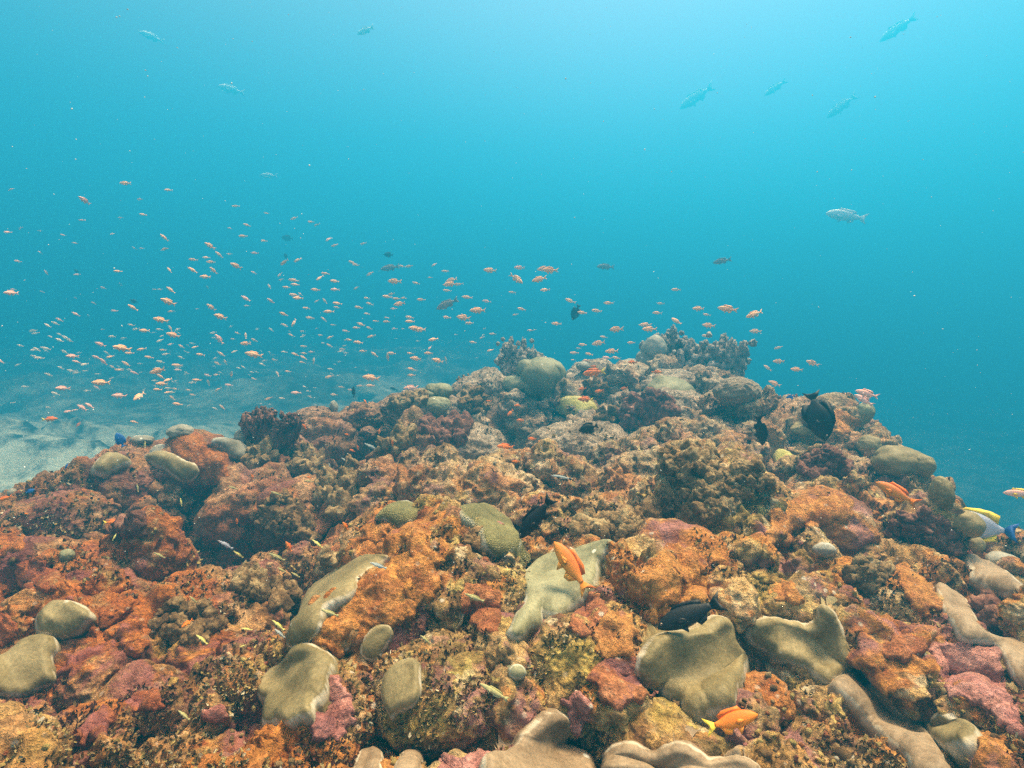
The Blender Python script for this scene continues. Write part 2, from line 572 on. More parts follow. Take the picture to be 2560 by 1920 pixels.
for dx, dy, Yd in VIS:
    x, y = px('V', dx, dy)
    d = ray(x, y)
    P = d * (Yd / d[1])
    cu.append(P[0] / Yd); cw.append(math.log(Yd)); cz.append(P[2])
for u_, Y_, z_ in DROP:
    cu.append(u_); cw.append(math.log(Y_)); cz.append(z_)
for u_ in np.linspace(-2.4, 2.4, 9):
    cu.append(u_); cw.append(math.log(5.5)); cz.append(-2.9)
    cu.append(u_); cw.append(math.log(0.3)); cz.append(-0.63)
    cu.append(u_); cw.append(math.log(0.15)); cz.append(-0.65)
CP = np.stack([np.array(cu), np.array(cw) * 1.2], 1)
CZ = np.array(cz)


def tps(r2):
    return np.where(r2 > 1e-12, r2 * np.log(r2 + 1e-12) * 0.5, 0)


n_ = len(CP)
A_ = np.zeros((n_ + 3, n_ + 3))
A_[:n_, :n_] = tps(((CP[:, None] - CP[None]) ** 2).sum(-1)) + np.eye(n_) * 1e-4
A_[:n_, n_] = 1; A_[:n_, n_ + 1:] = CP
A_[n_, :n_] = 1; A_[n_ + 1:, :n_] = CP.T
SOL = np.linalg.solve(A_, np.concatenate([CZ, np.zeros(3)]))


def base_height(X, Y):
    q = np.stack([X / Y, np.log(Y) * 1.2], 1)
    out = np.zeros(len(q))
    for i in range(0, len(q), 40000):
        s = q[i:i + 40000]
        r2 = ((s[:, None] - CP[None]) ** 2).sum(-1)
        out[i:i + 40000] = tps(r2) @ SOL[:n_] + SOL[n_] + s @ SOL[n_ + 1:]
    return np.clip(out, -3.0, 0)


def grid(nu, nw, u0=-2.3, u1=2.3, y0=0.22, y1=5.4):
    U = np.linspace(u0, u1, nu); W = np.exp(np.linspace(math.log(y0), math.log(y1), nw))
    uu, yy = np.meshgrid(U, W)
    return (uu * yy).ravel(), yy.ravel()


def grid_faces(nu, nw):
    i = np.arange(nw - 1)[:, None] * nu + np.arange(nu - 1)[None]
    i = i.ravel()
    return np.stack([i, i + 1, i + nu + 1, i + nu], 1)


gx, gy = grid(230, 170)
gz = base_height(gx, gy)
add_tree(np.stack([gx, gy, gz], 1), grid_faces(230, 170))
# crevices and hollows: crop, x, y, radius (m), depth (m)
PITS = [('B', 1180, 1440, .22, .32), ('B', 1250, 1430, .16, .20), ('B', 1120, 1500, .14, .20), ('B', 1150, 1400, .14, .18), ('B', 200, 1420, .12, .13), ('B', 1700, 1330, .16, .10), ('H', 1300, 860, .22, .26), ('H', 1500, 1000, .26, .26), ('H', 1780, 930, .18, .16), ('B', 180, 1440, .18, .2), ('D', 1450, 120, .20, .18), ('H', 1900, 1180, .14, .12),
        ('E', 320, 720, .10, .20), ('E', 300, 200, .14, .10), ('E', 1250, 60, .12, .12), ('E', 1620, 420, .07, .08), ('E', 1150, 1400, .08, .10),
        ('F', 60, 1530, .07, .13), ('F', 600, 1330, .07, .10), ('F', 1180, 1000, .06, .09), ('G', 740, 1020, .065, .14), ('G', 1000, 1330, .07, .12),
        ('G', 1120, 1500, .06, .09), ('G', 280, 330, .06, .09), ('G', 380, 1000, .05, .07), ('D', 150, 600, .09, .10), ('D', 300, 1300, .08, .10), ('D', 1250, 1000, .08, .09),
        ('F', 1000, 310, .05, .05), ('C', 800, 1100, .10, .07), ('C', 1200, 1250, .10, .10), ('C', 1560, 1480, .08, .10), ('D', 800, 60, .10, .10),
        ('D', 770, 1450, .06, .08), ('H', 2150, 520, .12, .12), ('B', 830, 1350, .1, .06), ('E', 840, 1200, .05, .06), ('E', 1850, 950, .04, .05)]
PIT3 = []
for c, x, y, r, dd in PITS:
    h = cast(*px(c, x, y))
    if h:
        PIT3.append((h[0].x, h[0].y, r, dd))


BOUL = [
    ('E', 960, 300, 620, 420, 1, "orange-brown boulder capped by green ridged coral near the middle"),
    ('E', 900, 720, 640, 560, 1, "large orange crusted boulder below the green capped one, edged by an olive coral strip"),
    ('E', 1540, 640, 480, 440, 0, "tan turf boulder left of the big grey-green coral in the middle"),
    ('E', 1250, 1200, 760, 520, 0, "wide yellow-brown turf slope in front with a small oval coral on it"),
    ('E', 2020, 1080, 520, 560, 0, "yellow turf boulder between the pink crusts and the centre coral"),
    ('F', 700, 440, 720, 520, 1, "bright orange topped boulder behind the black fish in front"),
    ('F', 340, 960, 380, 560, 1, "red-orange boulder left of the big shield shaped coral"),
    ('F', 680, 1500, 700, 200, 0, "yellow crusted rock at the bottom edge below the orange fish"),
    ('F', 1250, 1230, 320, 240, 1, "small pinkish-brown rock right of the orange fish at the bottom"),
    ('C', 960, 1500, 640, 380, 1, "rounded orange topped boulder on the right side of the ridge"),
    ('G', 440, 380, 320, 300, 0, "pale speckled rock with a little white coral, right of centre"),
    ('G', 900, 700, 620, 480, 1, "orange and yellow speckled rock on the right above the pink slab"),
    ('G', 1350, 1050, 560, 520, 2, "large pink slab of rock at the right edge"),
    ('H', 1170, 640, 520, 340, 2, "orange and maroon mound on the left crest"),
    ('H', 760, 760, 520, 300, 2, "maroon brown mound at the far left crest"),
    ('H', 330, 1000, 640, 330, 2, "long low maroon rock at the left edge"),
    ('D', 250, 450, 440, 320, 2, "red crusted rock low on the left edge"),
    ('D', 1260, 660, 640, 360, 2, "brown rock speckled yellow and orange, lower left"),
    ('D', 900, 1250, 420, 300, 2, "red-brown rock at the bottom left below the speckled rock"),
    ('D', 500, 1500, 640, 300, 1, "orange streaked rock in the bottom left corner"),
    ('B', 700, 1540, 560, 330, 3, "grey-tan boulder left of the dark central crevice"),
    ('B', 1480, 1520, 620, 280, 3, "tan boulder right of the dark central crevice"),
    ('B', 2000, 1320, 520, 300, 3, "tan pink boulder below the smooth dome on the crest"),
    ('B', 500, 1290, 520, 240, 3, "pale grey rock on the left shoulder of the peak"),
    ('B', 900, 1180, 360, 260, 3, "brownish grey rock left of the lobed green coral"),
    ('B', 1560, 1130, 380, 260, 3, "pinkish grey rock right of the lobed green coral"),
    ('B', 2050, 1150, 420, 150, 3, "dark grey rock carrying the branching coral on the right peak"),
    ('C', 1050, 800, 300, 180, 1, "orange and brown rock on the right crest behind the big black fish"),
    ('H', 1920, 400, 330, 180, 3, "pale tan rock on the crest beside the dark branching coral at left"),
]
DIST = {}
for (c, x, y, w, h_, mi, lb) in BOUL:
    X, Y = px(c, x, y)
    hit = cast(X, Y)
    dist = hit[3] if hit else 2.8
    DIST[lb] = dist
    rx, rz = extent(X, Y, w * K, h_ * K, dist)
    ry = (rx + rz) * .5
    d = ray(X, Y); d = d / np.linalg.norm(d)
    if dist < 2.75:
        f = np.array([d[0], d[1]]); f /= np.linalg.norm(f)
        C_ = d[:2] * (dist + ry * .4) + f * (ry * 1.05)
        PIT3.append((C_[0], C_[1], min(rx, .26) * .85, min(.10 + 1.1 * rz, .30)))
        C_ = C_ - f * (ry * 1.9)
        PIT3.append((C_[0], C_[1], min(rx, .26) * .7, min(.04 + .4 * rz, .10)))


def reef_points(X, Y, detail=True):
    Z = base_height(X, Y)
    for (a, b, r, dd) in PIT3:
        q = ((X - a) ** 2 + (Y - b) ** 2) / (r * r)
        Z = Z - dd * np.exp(-q * 1.3)
    P = np.stack([X, Y, Z], 1)
    lim = smooth(5.4, 3.8, Y) * 0.7 + 0.3
    big = fbm(P, 3.2, 3, 5, 0.55, billow=True)
    nrm = np.array([0, -0.35, 1.0]); nrm /= np.linalg.norm(nrm)
    P = P + ((big - 0.25) * 0.075 * lim)[:, None] * nrm
    # sideways warp so that lumps overhang
    for k, s in enumerate((31, 47, 53)):
        P[:, k] += fbm(P, 7.0, 2, s) * 0.030 * (0.5 if k == 2 else 1)
    if detail:
        kn = smooth(-0.15, 0.25, vnoise(P, 2.6, 77) + 0.15)
        w = worley(P, 15, 3)
        knob = np.sqrt(np.clip(1 - (w * 1.25) ** 2, 0, 1))
        w2 = worley(P + 3.3, 34, 9)
        knob2 = np.sqrt(np.clip(1 - (w2 * 1.25) ** 2, 0, 1))
        dsp = knob * 0.024 * kn + knob2 * 0.010 * (0.35 + 0.65 * kn) + fbm(P, 14, 5, 91, 0.62, billow=True) * 0.016 + fbm(P, 60, 3, 12, 0.65) * 0.0055
        P = P + dsp[:, None] * nrm
        for k, s in enumerate((61, 67)):
            P[:, k] += fbm(P, 30, 3, s, 0.6) * 0.009
    return P


NU, NW = 1150, 760
gx, gy = grid(NU, NW)
RP = reef_points(gx, gy)
TREES.clear()
add_tree(RP.reshape(NW, NU, 3)[::3, ::3].reshape(-1, 3), grid_faces(len(range(0, NU, 3)), len(range(0, NW, 3))))
OC = "olive_coral"
PATCH = [
    # crusts first
    ('E', [(1100, 70), (1230, 40), (1280, 90), (1180, 150), (1150, 200), (1190, 290), (1240, 380), (1160, 400), (1080, 300), (960, 250), (860, 220), (760, 300), (690, 380), (650, 440), (640, 360), (700, 250), (780, 180), (860, 150), (900, 130), (990, 190), (1060, 130)],
     M_ORANGE, 'sponge_crust', "orange crust running over the boulder between the two green ridged corals", 'sponge', .006),
    ('E', [(1080, 320), (1150, 370), (1180, 440), (1240, 500), (1250, 560), (1180, 600), (1100, 660), (1040, 740), (960, 780), (880, 770), (830, 800), (780, 800), (700, 790), (620, 860), (630, 960), (600, 1000), (540, 950), (470, 890), (440, 860), (480, 800), (520, 740), (640, 690), (680, 630), (730, 540), (800, 480), (900, 420), (1000, 340)],
     M_ORANGE, 'sponge_crust', "large orange crust beside the long curved olive coral strip", 'sponge', .009),
    ('F', [(780, 290), (830, 320), (840, 400), (890, 480), (920, 560), (900, 640), (820, 640), (740, 650), (650, 655), (600, 700), (620, 760), (560, 790), (560, 700), (480, 660), (440, 600), (440, 500), (500, 420), (580, 380), (640, 310), (700, 290)],
     M_ORANGE, 'sponge_crust', "bright orange crust on the boulder above the low black fish", 'sponge', .009),
    ('F', [(310, 720), (380, 710), (440, 730), (470, 790), (480, 870), (460, 960), (400, 980), (300, 985), (230, 960), (200, 900), (220, 820), (260, 750)],
     M_ORANGE, 'sponge_crust', "round orange crust left of the shield shaped coral", 'sponge', .012),
    ('F', [(240, 1000), (330, 990), (450, 970), (480, 1060), (500, 1160), (560, 1210), (480, 1270), (400, 1290), (330, 1310), (260, 1250), (230, 1150), (180, 1130), (200, 1050)],
     M_RED, 'sponge_crust', "dull red crust below the round orange one", 'sponge', .010),
    ('F', [(180, 580), (250, 600), (280, 680), (270, 760), (200, 800), (150, 850), (100, 840), (60, 760), (60, 700), (130, 650)],
     M_RED, 'sponge_crust', "rust-red crust just below the tail of the large orange fish", 'sponge', .010),
    ('E', [(520, 1120), (590, 1100), (640, 1200), (700, 1300), (700, 1360), (680, 1440), (620, 1490), (520, 1480), (460, 1510), (450, 1540), (420, 1500), (440, 1420), (430, 1370), (480, 1290), (520, 1230)],
     M_PINK, 'coralline_crust', "pink crust hanging below the right side of the big lower left olive coral", 'algae crust', .010),
    ('F', [(50, 1230), (130, 1220), (205, 1235), (190, 1300), (170, 1370), (120, 1430), (70, 1470), (50, 1380), (20, 1320)],
     M_PINK, 'coralline_crust', "small pink crust beside the dark hole at bottom centre", 'algae crust', .012),
    ('G', [(1150, 900), (1250, 900), (1350, 890), (1480, 910), (1560, 950), (1600, 1050), (1590, 1120), (1650, 1200), (1700, 1330), (1740, 1480), (1640, 1450), (1500, 1340), (1380, 1250), (1250, 1180), (1190, 1080), (1160, 1000)],
     M_PINK, 'coralline_crust', "broad pink crust on the slab at the right edge", 'algae crust', .010),
    ('C', [(820, 1340), (950, 1330), (1080, 1340), (1150, 1380), (1170, 1440), (1130, 1480), (1000, 1500), (900, 1530), (800, 1540), (700, 1620), (620, 1640), (600, 1560), (650, 1500), (640, 1450), (700, 1380)],
     M_ORANGE, 'sponge_crust', "orange crust over the rounded boulder on the right of the ridge", 'sponge', .009),
    ('G', [(950, 430), (1060, 440), (1120, 510), (1180, 560), (1220, 660), (1230, 720), (1150, 680), (1080, 720), (1000, 640), (960, 540), (920, 460)],
     M_ORANGE, 'sponge_crust', "orange crust beside the top of the narrow taupe coral at right", 'sponge', .009),
    ('G', [(860, 900), (1000, 830), (1090, 830), (1120, 930), (1060, 1010), (920, 1010), (860, 960)],
     M_RED, 'sponge_crust', "red-orange crust above the dark cleft at right", 'sponge', .010),
    ('G', [(160, 520), (260, 495), (320, 560), (360, 620), (300, 650), (220, 620), (150, 590)],
     M_ORANGE, 'sponge_crust', "small orange crust above the wide ragged coral at right", 'sponge', .008),
    ('G', [(1460, 1420), (1550, 1480), (1640, 1560), (1720, 1620), (1760, 1760), (1360, 1760), (1400, 1640), (1460, 1560)],
     M_ORANGE, 'sponge_crust', "orange crust in the bottom right corner", 'sponge', .010),
    ('E', [(1210, 1610), (1300, 1590), (1400, 1600), (1470, 1570), (1540, 1580), (1560, 1620), (1480, 1660), (1400, 1760), (1210, 1760)],
     M_PINK, 'coralline_crust', "pink crust at the bottom edge left of the forked taupe coral", 'algae crust', .012),
    ('D', [(120, 390), (220, 370), (340, 430), (370, 500), (340, 560), (200, 580), (120, 530), (90, 470)],
     M_RED, 'sponge_crust', "oval red crust near the left edge", 'sponge', .014),
    ('D', [(-60, 200), (80, 195), (170, 220), (190, 260), (140, 310), (60, 340), (0, 350), (-60, 330)],
     M_ORANGE, 'sponge_crust', "orange crust cut by the left edge, above the oval red one", 'sponge', .010),
    ('D', [(-80, 720), (70, 740), (100, 810), (80, 880), (0, 920), (-80, 850)],
     M_RED, 'sponge_crust', "vivid orange-red crust at the left edge beside the olive coral", 'sponge', .012),
    ('H', [(1060, 470), (1200, 440), (1280, 500), (1380, 550), (1400, 640), (1340, 760), (1260, 780), (1220, 700), (1200, 620), (1120, 600), (1050, 550)],
     M_ORANGE, 'sponge_crust', "orange crust on the mound at the left crest", 'sponge', .010),
    ('D', [(830, 1200), (900, 1180), (980, 1220), (1000, 1290), (900, 1350), (830, 1330), (790, 1260)],
     M_RED, 'sponge_crust', "round dull red crust low on the left side", 'sponge', .012),
    ('D', [(760, 930), (890, 850), (915, 940), (830, 980), (740, 1000)],
     M_ORANGE, 'sponge_crust', "small triangular orange crust on the lower left slope", 'sponge', .010),
    ('D', [(1270, 1290), (1330, 1265), (1385, 1310), (1350, 1380), (1270, 1380), (1250, 1330)],
     M_PINK, 'coralline_crust', "small round pink crust at the bottom left", 'algae crust', .014),
    ('D', [(560, 1330), (680, 1250), (710, 1350), (620, 1480), (500, 1560), (450, 1500)],
     M_RED, 'sponge_crust', "streaky red crust in the bottom left part", 'sponge', .010),
    ('E', [(1330, 560), (1450, 520), (1560, 560), (1600, 650), (1590, 780), (1520, 830), (1440, 790), (1370, 700)],
     M_RED, 'sponge_crust', "orange-pink crust on the turf boulder left of the centre coral", 'sponge', .008),
    ('C', [(1020, 820), (1130, 790), (1200, 850), (1180, 900), (1120, 950), (1060, 960)],
     M_ORANGE, 'sponge_crust', "orange crust on the right crest behind the big black fish", 'sponge', .010),
    # plates and smooth corals
    ('E', [(370, 905), (430, 905), (500, 935), (560, 980), (585, 1020), (580, 1070), (545, 1120), (530, 1200), (490, 1270), (450, 1320), (440, 1370), (380, 1380), (330, 1410), (250, 1405), (170, 1410), (155, 1370), (165, 1300), (185, 1270), (130, 1240), (95, 1190), (105, 1140), (180, 1085), (260, 1040), (300, 980)],
     M_OLIVE, OC, "big smooth olive coral with a pale right rim, lower left of centre", 'coral', .030),
    ('E', [(820, 375), (900, 375), (925, 385), (860, 430), (780, 480), (730, 530), (700, 590), (670, 620), (620, 640), (560, 680), (520, 720), (500, 780), (470, 840), (430, 875), (380, 905), (315, 925), (312, 870), (325, 800), (380, 760), (395, 690), (430, 600), (520, 510), (640, 450), (720, 405)],
     M_OLIVE, OC, "long curved olive coral strip along the left of the orange boulder", 'coral', .026),
    ('E', [(850, 790), (910, 800), (925, 840), (910, 890), (860, 950), (840, 1000), (780, 1000), (750, 960), (750, 910), (790, 840)],
     M_OLIVE, OC, "small ragged olive coral above the oval one on the turf slope", 'coral', .016),
    ('E', [(1030, 1005), (1080, 1015), (1105, 1080), (1105, 1180), (1090, 1260), (1020, 1290), (960, 1330), (945, 1370), (920, 1310), (885, 1250), (885, 1160), (920, 1080), (970, 1030)],
     M_OLIVE, OC, "oval olive coral on the yellow turf slope at the front", 'coral', .024),
    ('E', [(2316, 290), (2240, 290), (2150, 310), (2070, 345), (1960, 360), (1850, 390), (1780, 440), (1740, 500), (1735, 560), (1760, 600), (1755, 670), (1700, 740), (1650, 840), (1655, 870), (1700, 880), (1740, 860), (1790, 810), (1850, 785), (1845, 720), (1870, 740), (1940, 755), (1990, 730), (2060, 690), (2130, 620), (2190, 540), (2190, 440), (2230, 370)],
     M_GREYG, OC, "large grey-green coral in the centre behind the big orange fish", 'coral', .030),
    ('E', [(1870, 1320), (1950, 1310), (2010, 1350), (2030, 1420), (1990, 1480), (1980, 1520), (2050, 1570), (2130, 1600), (2180, 1660), (2160, 1800), (1500, 1800), (1480, 1640), (1530, 1605), (1600, 1610), (1700, 1540), (1720, 1470), (1780, 1400)],
     M_TAUPE, OC, "forked taupe coral reaching up from the bottom edge at centre", 'coral', .026),
    ('E', [(700, 1650), (740, 1580), (800, 1565), (860, 1580), (875, 1620), (870, 1750), (700, 1750)],
     M_TAUPE, OC, "small taupe coral lobe at the bottom edge, the left one of two", 'coral', .018),
    ('E', [(950, 1660), (990, 1600), (1060, 1580), (1120, 1585), (1110, 1630), (1090, 1750), (950, 1750)],
     M_TAUPE, OC, "small taupe coral lobe at the bottom edge, the right one of two", 'coral', .018),
    ('F', [(935, 730), (1000, 745), (1030, 800), (1040, 850), (1060, 920), (1110, 980), (1150, 1040), (1140, 1110), (1105, 1190), (1075, 1300), (1060, 1330), (950, 1370), (870, 1385), (810, 1370), (770, 1330), (740, 1280), (650, 1240), (590, 1190), (480, 1150), (460, 1080), (465, 1010), (520, 900), (570, 860), (700, 830), (820, 805), (860, 760)],
     M_OLIVE, OC, "largest shield shaped olive coral plate below the low black fish", 'coral', .042),
    ('G', [(10, 760), (60, 750), (140, 740), (220, 750), (300, 770), (390, 785), (450, 740), (470, 660), (530, 690), (570, 750), (600, 830), (640, 930), (665, 1010), (640, 1070), (590, 1110), (540, 1140), (510, 1170), (440, 1130), (400, 1080), (330, 1040), (260, 1020), (190, 1010), (150, 960), (90, 930), (40, 900), (5, 830)],
     M_OLIVE, OC, "wide olive coral plate with ragged upper edge and a horn at right", 'coral', .036),
    ('G', [(640, 1075), (660, 1130), (700, 1180), (740, 1200), (790, 1145), (850, 1170), (900, 1230), (960, 1310), (1050, 1370), (1130, 1460), (1200, 1570), (1250, 1659), (1300, 1760), (1080, 1760), (1020, 1640), (930, 1560), (860, 1490), (790, 1420), (720, 1350), (650, 1270), (560, 1190), (530, 1150), (600, 1110)],
     M_TAUPE, OC, "long taupe coral tongue running down to the bottom edge at right", 'coral', .026),
    ('G', [(1180, 545), (1230, 560), (1290, 600), (1350, 640), (1390, 710), (1430, 780), (1470, 850), (1560, 880), (1640, 890), (1720, 930), (1800, 1000), (1800, 1200), (1700, 1150), (1620, 1040), (1580, 950), (1500, 900), (1400, 890), (1340, 880), (1290, 800), (1240, 720), (1210, 620)],
     M_TAUPE, OC, "narrow taupe coral ribbon above the pink slab at the right edge", 'coral', .020),
    ('G', [(1340, 370), (1400, 370), (1450, 410), (1550, 440), (1620, 480), (1700, 540), (1740, 600), (1650, 630), (1560, 610), (1450, 560), (1390, 510), (1390, 450)],
     M_TAUPE, OC, "grey-brown coral slab near the right edge below the round domes", 'coral', .030),
    ('G', [(1200, 1325), (1270, 1325), (1370, 1380), (1440, 1450), (1480, 1520), (1440, 1570), (1380, 1600), (1280, 1590), (1190, 1530), (1140, 1450), (1145, 1380), (1170, 1340)],
     M_OLIVE, OC, "oval brown-olive coral in the bottom right corner", 'coral', .034),
    ('F', [(270, 1720), (280, 1590), (330, 1530), (400, 1505), (470, 1510), (530, 1550), (590, 1570), (650, 1530), (740, 1500), (800, 1520), (850, 1570), (900, 1605), (1000, 1610), (1110, 1595), (1170, 1620), (1230, 1680), (1230, 1800), (270, 1800)],
     M_TAUPE, OC, "broad taupe coral with a wavy top along the bottom edge right of centre", 'coral', .026),
    ('D', [(400, 645), (480, 660), (560, 700), (585, 740), (540, 790), (480, 830), (440, 860), (330, 870), (250, 850), (220, 790), (240, 730), (300, 680)],
     M_OLIVE, OC, "dome-like olive coral on the left side, the upper of two joined", 'coral', .036),
    ('D', [(-100, 1030), (0, 1000), (60, 960), (130, 900), (220, 870), (330, 870), (350, 900), (340, 960), (310, 1000), (330, 1080), (350, 1120), (320, 1150), (240, 1170), (180, 1200), (90, 1230), (0, 1220), (-100, 1230)],
     M_OLIVE, OC, "flat olive coral cut by the left edge, the lower of two joined", 'coral', .026),
    ('H', [(700, 595), (760, 610), (810, 640), (720, 680), (640, 715), (560, 710), (570, 660), (620, 610)],
     M_OLIVE, OC, "rounded olive coral on the left crest beside the sand", 'coral', .050),
    ('H', [(1000, 575), (1060, 590), (1140, 640), (1200, 660), (1215, 690), (1180, 730), (1110, 745), (1060, 700), (1000, 650), (900, 630), (900, 595)],
     M_OLIVE, OC, "pitted olive coral on the left crest below the orange crust", 'coral', .036),
    ('H', [(960, 545), (1010, 530), (1040, 560), (1000, 600), (920, 600)],
     M_PALE, OC, "small whitish coral behind the pitted olive one on the left crest", 'coral', .024),
    ('H', [(1300, 500), (1360, 490), (1430, 510), (1500, 545), (1545, 590), (1510, 625), (1400, 580), (1340, 545)],
     M_PALE, OC, "whitish coral slope on the crest right of the orange mound", 'coral', .036),
    ('E', [(830, 140), (880, 80), (960, 40), (1050, 45), (1110, 75), (1070, 130), (990, 185), (940, 160), (910, 130)],
     M_BRAIN, 'ridged_coral', "green ridged coral on the left top of the middle boulder", 'coral', .020),
    ('E', [(1330, 90), (1400, 75), (1500, 80), (1590, 120), (1650, 170), (1690, 230), (1720, 290), (1670, 340), (1590, 380), (1520, 340), (1490, 270), (1450, 200), (1380, 160), (1340, 130)],
     M_BRAIN, 'ridged_coral', "green ridged coral drooping over the right of the middle boulder", 'coral', .034),
    ('C', [(690, 1060), (760, 1070), (790, 1110), (740, 1150), (700, 1120)],
     M_YELLOW, 'yellow_coral', "small yellow-green coral on the right side below the big black fish", 'coral', .020),
    ('B', [(1330, 1240), (1430, 1225), (1520, 1240), (1560, 1270), (1480, 1300), (1370, 1290)],
     M_YELLOW, 'yellow_coral', "flat dull yellow coral shelf below the lobed green coral", 'coral', .020),
    ('G', [(430, 310), (490, 290), (545, 310), (550, 340), (480, 355), (440, 340)],
     M_PALE, OC, "tiny white coral cap on the pale speckled rock right of centre", 'coral', .018),
    ('E', [(1665, 1060), (1700, 1040), (1740, 1055), (1750, 1090), (1710, 1110), (1670, 1095)],
     M_GREYG, OC, "tiny round coral disc on the turf between two boulders", 'coral', .012),
]
def poly_sd(PX, PY, poly):
    """signed distance (positive inside) of points to a polygon"""
    n = len(poly)
    dmin = np.full(PX.shape, 1e9)
    inside = np.zeros(PX.shape, bool)
    for i in range(n):
        x1, y1 = poly[i]; x2, y2 = poly[(i + 1) % n]
        ex, ey = x2 - x1, y2 - y1
        t = np.clip(((PX - x1) * ex + (PY - y1) * ey) / (ex * ex + ey * ey + 1e-9), 0, 1)
        dmin = np.minimum(dmin, np.hypot(PX - x1 - t * ex, PY - y1 - t * ey))
        cnd = ((y1 > PY) != (y2 > PY))
        with np.errstate(divide='ignore', invalid='ignore'):
            xi = (x2 - x1) * (PY - y1) / (y2 - y1 + 1e-12) + x1
        inside ^= cnd & (PX < xi)
    return np.where(inside, dmin, -dmin)


KEEP = [[px(p[0], x, y) for x, y in p[1]] for p in PATCH if p[3] in (OC, 'ridged_coral')]
# lumps of old coral rock grown into the ridge, undercut at their feet
r_ = random.Random(21)
BELL = [(*px(b[0], b[1], b[2]), b[3], b[4]) for b in BOUL if b[0] in 'EFGDC']
LV, LF, CVs, CFs, kv, kc = [], [], [], [], 0, 0
spots_ = []
tries = 0
while len(spots_) < 260 and tries < 6000:
    tries += 1
    X = r_.uniform(-150, 2710); Y = 900 + 1120 * r_.random() ** 0.8
    big_ = r_.random()
    if Y < 1260: big_ *= .72
    R_ = (42 + 130 * big_ ** 2.6) * (0.75 + 0.55 * (Y - 900) / 1020)
    if any((X - a) ** 2 + ((Y - b) * 1.5) ** 2 < ((R_ + q) * .72) ** 2 for a, b, q in spots_): continue
    if any(poly_sd(np.array([X]), np.array([Y]), pl)[0] > -R_ * .45 for pl in KEEP): continue
    if any((((X - a) / (w * K * .42)) ** 2 + ((Y - b) / (h_ * K * .42)) ** 2) < 1 for a, b, w, h_ in BELL) and (Y > 1300 or r_.random() < .8): continue
    h = cast(X, Y)
    if not h or h[3] > 3.6: continue
    if Y < 1300 and (not cast(X, Y - R_ * .9) or cast(X, Y - R_ * .9)[3] > 4.0): continue
    spots_.append((X, Y, R_))
    dist = h[3]
    rr = extent(X, Y, R_ * 2, R_ * 2, dist)[0] * r_.uniform(.75, 1.1)
    V0_, F0_ = ICO[6] if R_ > 95 else ICO[5]
    sx, sy, sz = r_.uniform(.8, 1.35), r_.uniform(.8, 1.2), r_.uniform(.55, 1.15)
    a_ = r_.random() * 6.28
    Q = V0_ * (1 + fbm(V0_ + len(spots_) * 3.7, 1.0, 3, len(spots_), 0.55) * 0.55)[:, None]
    P = np.stack([Q[:, 0] * sx * math.cos(a_) - Q[:, 1] * sy * math.sin(a_), Q[:, 0] * sx * math.sin(a_) + Q[:, 1] * sy * math.cos(a_), Q[:, 2] * sz], 1) * rr
    P = P + np.array(h[0]) + np.array([0, 0, rr * sz * r_.uniform(-.15, .30)])
    kind_ = r_.random()
    wv = worley(P, 19, 5)
    knob = np.sqrt(np.clip(1 - (wv * 1.25) ** 2, 0, 1))
    w2 = worley(P + 1.3, 42, 8)
    knob2 = np.sqrt(np.clip(1 - (w2 * 1.25) ** 2, 0, 1))
    ds = (knob * (.018 if kind_ < .4 else .006) + knob2 * (.008 if kind_ < .7 else .003) + fbm(P, 17, 4, 9, .62, billow=True) * .012 + fbm(P, 75, 2, 12, .65) * .004)
    P = P + V0_ * (ds * min(1.2, .35 + rr * 8))[:, None]
    LV.append(P); LF.append(F0_ + kv); kv += len(P)
    vc, fc = ICO[3]
    ix = np.arange(len(vc))
    if not np.allclose(V0_[:len(vc)], vc, atol=1e-4):
        ix = (vc @ V0_.T).argmax(1)
    CVs.append(P[ix]); CFs.append(fc + kc); kc += len(vc)
LV = np.concatenate(LV); LF = np.concatenate(LF)
QF = grid_faces(NU, NW)
TF = np.concatenate([QF[:, [0, 1, 2]], QF[:, [0, 2, 3]], LF + len(RP)])
reef = link("reef", make_mesh("reef", np.concatenate([RP, LV]), TF, M_ROCK))
tag(reef, "overgrown brown coral rock ridge rising to a peak in the middle", "reef", kind="structure")
add_tree(np.concatenate(CVs), np.concatenate(CFs))

# ------------------------------------------------------------------ sea floor
def floor_h(P):
    x, y = P[:, 0], P[:, 1]
    z = -1.75 - 0.55 * np.clip(x, 0, 4) - 0.0 * x - 0.03 * np.clip(y - 8, 0, 30) * smooth(-2, 3, x)
    z = z + fbm(P, 0.35, 4, 401, 0.55) * 0.30 + fbm(P, 0.9, 5, 411, 0.66, billow=True) * 0.30 * smooth(-0.2, 0.3, vnoise(P, 0.4, 33) + 0.1)
    return z


NX, NY = 420, 420
fu = np.linspace(-1, 1, NX); fv = np.linspace(0, 1, NY)
fx = np.sign(fu) * (np.abs(fu) ** 1.5) * 42
fy = -6 + 50 * fv ** 1.4
FX, FY = np.meshgrid(fx, fy)
FP = np.stack([FX.ravel(), FY.ravel(), np.zeros(NX * NY)], 1)
FP[:, 2] = floor_h(FP)
m, nt, bs = new_mat("sandy sea floor")
N = NT(nt)
n1 = N.noise(0.55, 7, 0.62)
n2 = N.noise(3.2, 6, 0.65, off=6)
c = N.ramp(N.math('ADD', N.math('MULTIPLY', n1, 0.6), N.math('MULTIPLY', n2, 0.4)),
           [(0.40, (0.035, 0.040, 0.034)), (0.48, (0.085, 0.09, 0.068)), (0.56, (0.20, 0.205, 0.155)), (0.66, (0.34, 0.33, 0.25))])
fxyz = N.sep(N.pos)
sand = N.math('MULTIPLY', N.rng(fxyz[1], 9, 4.5), N.rng(fxyz[0], -1.2, -2.8))
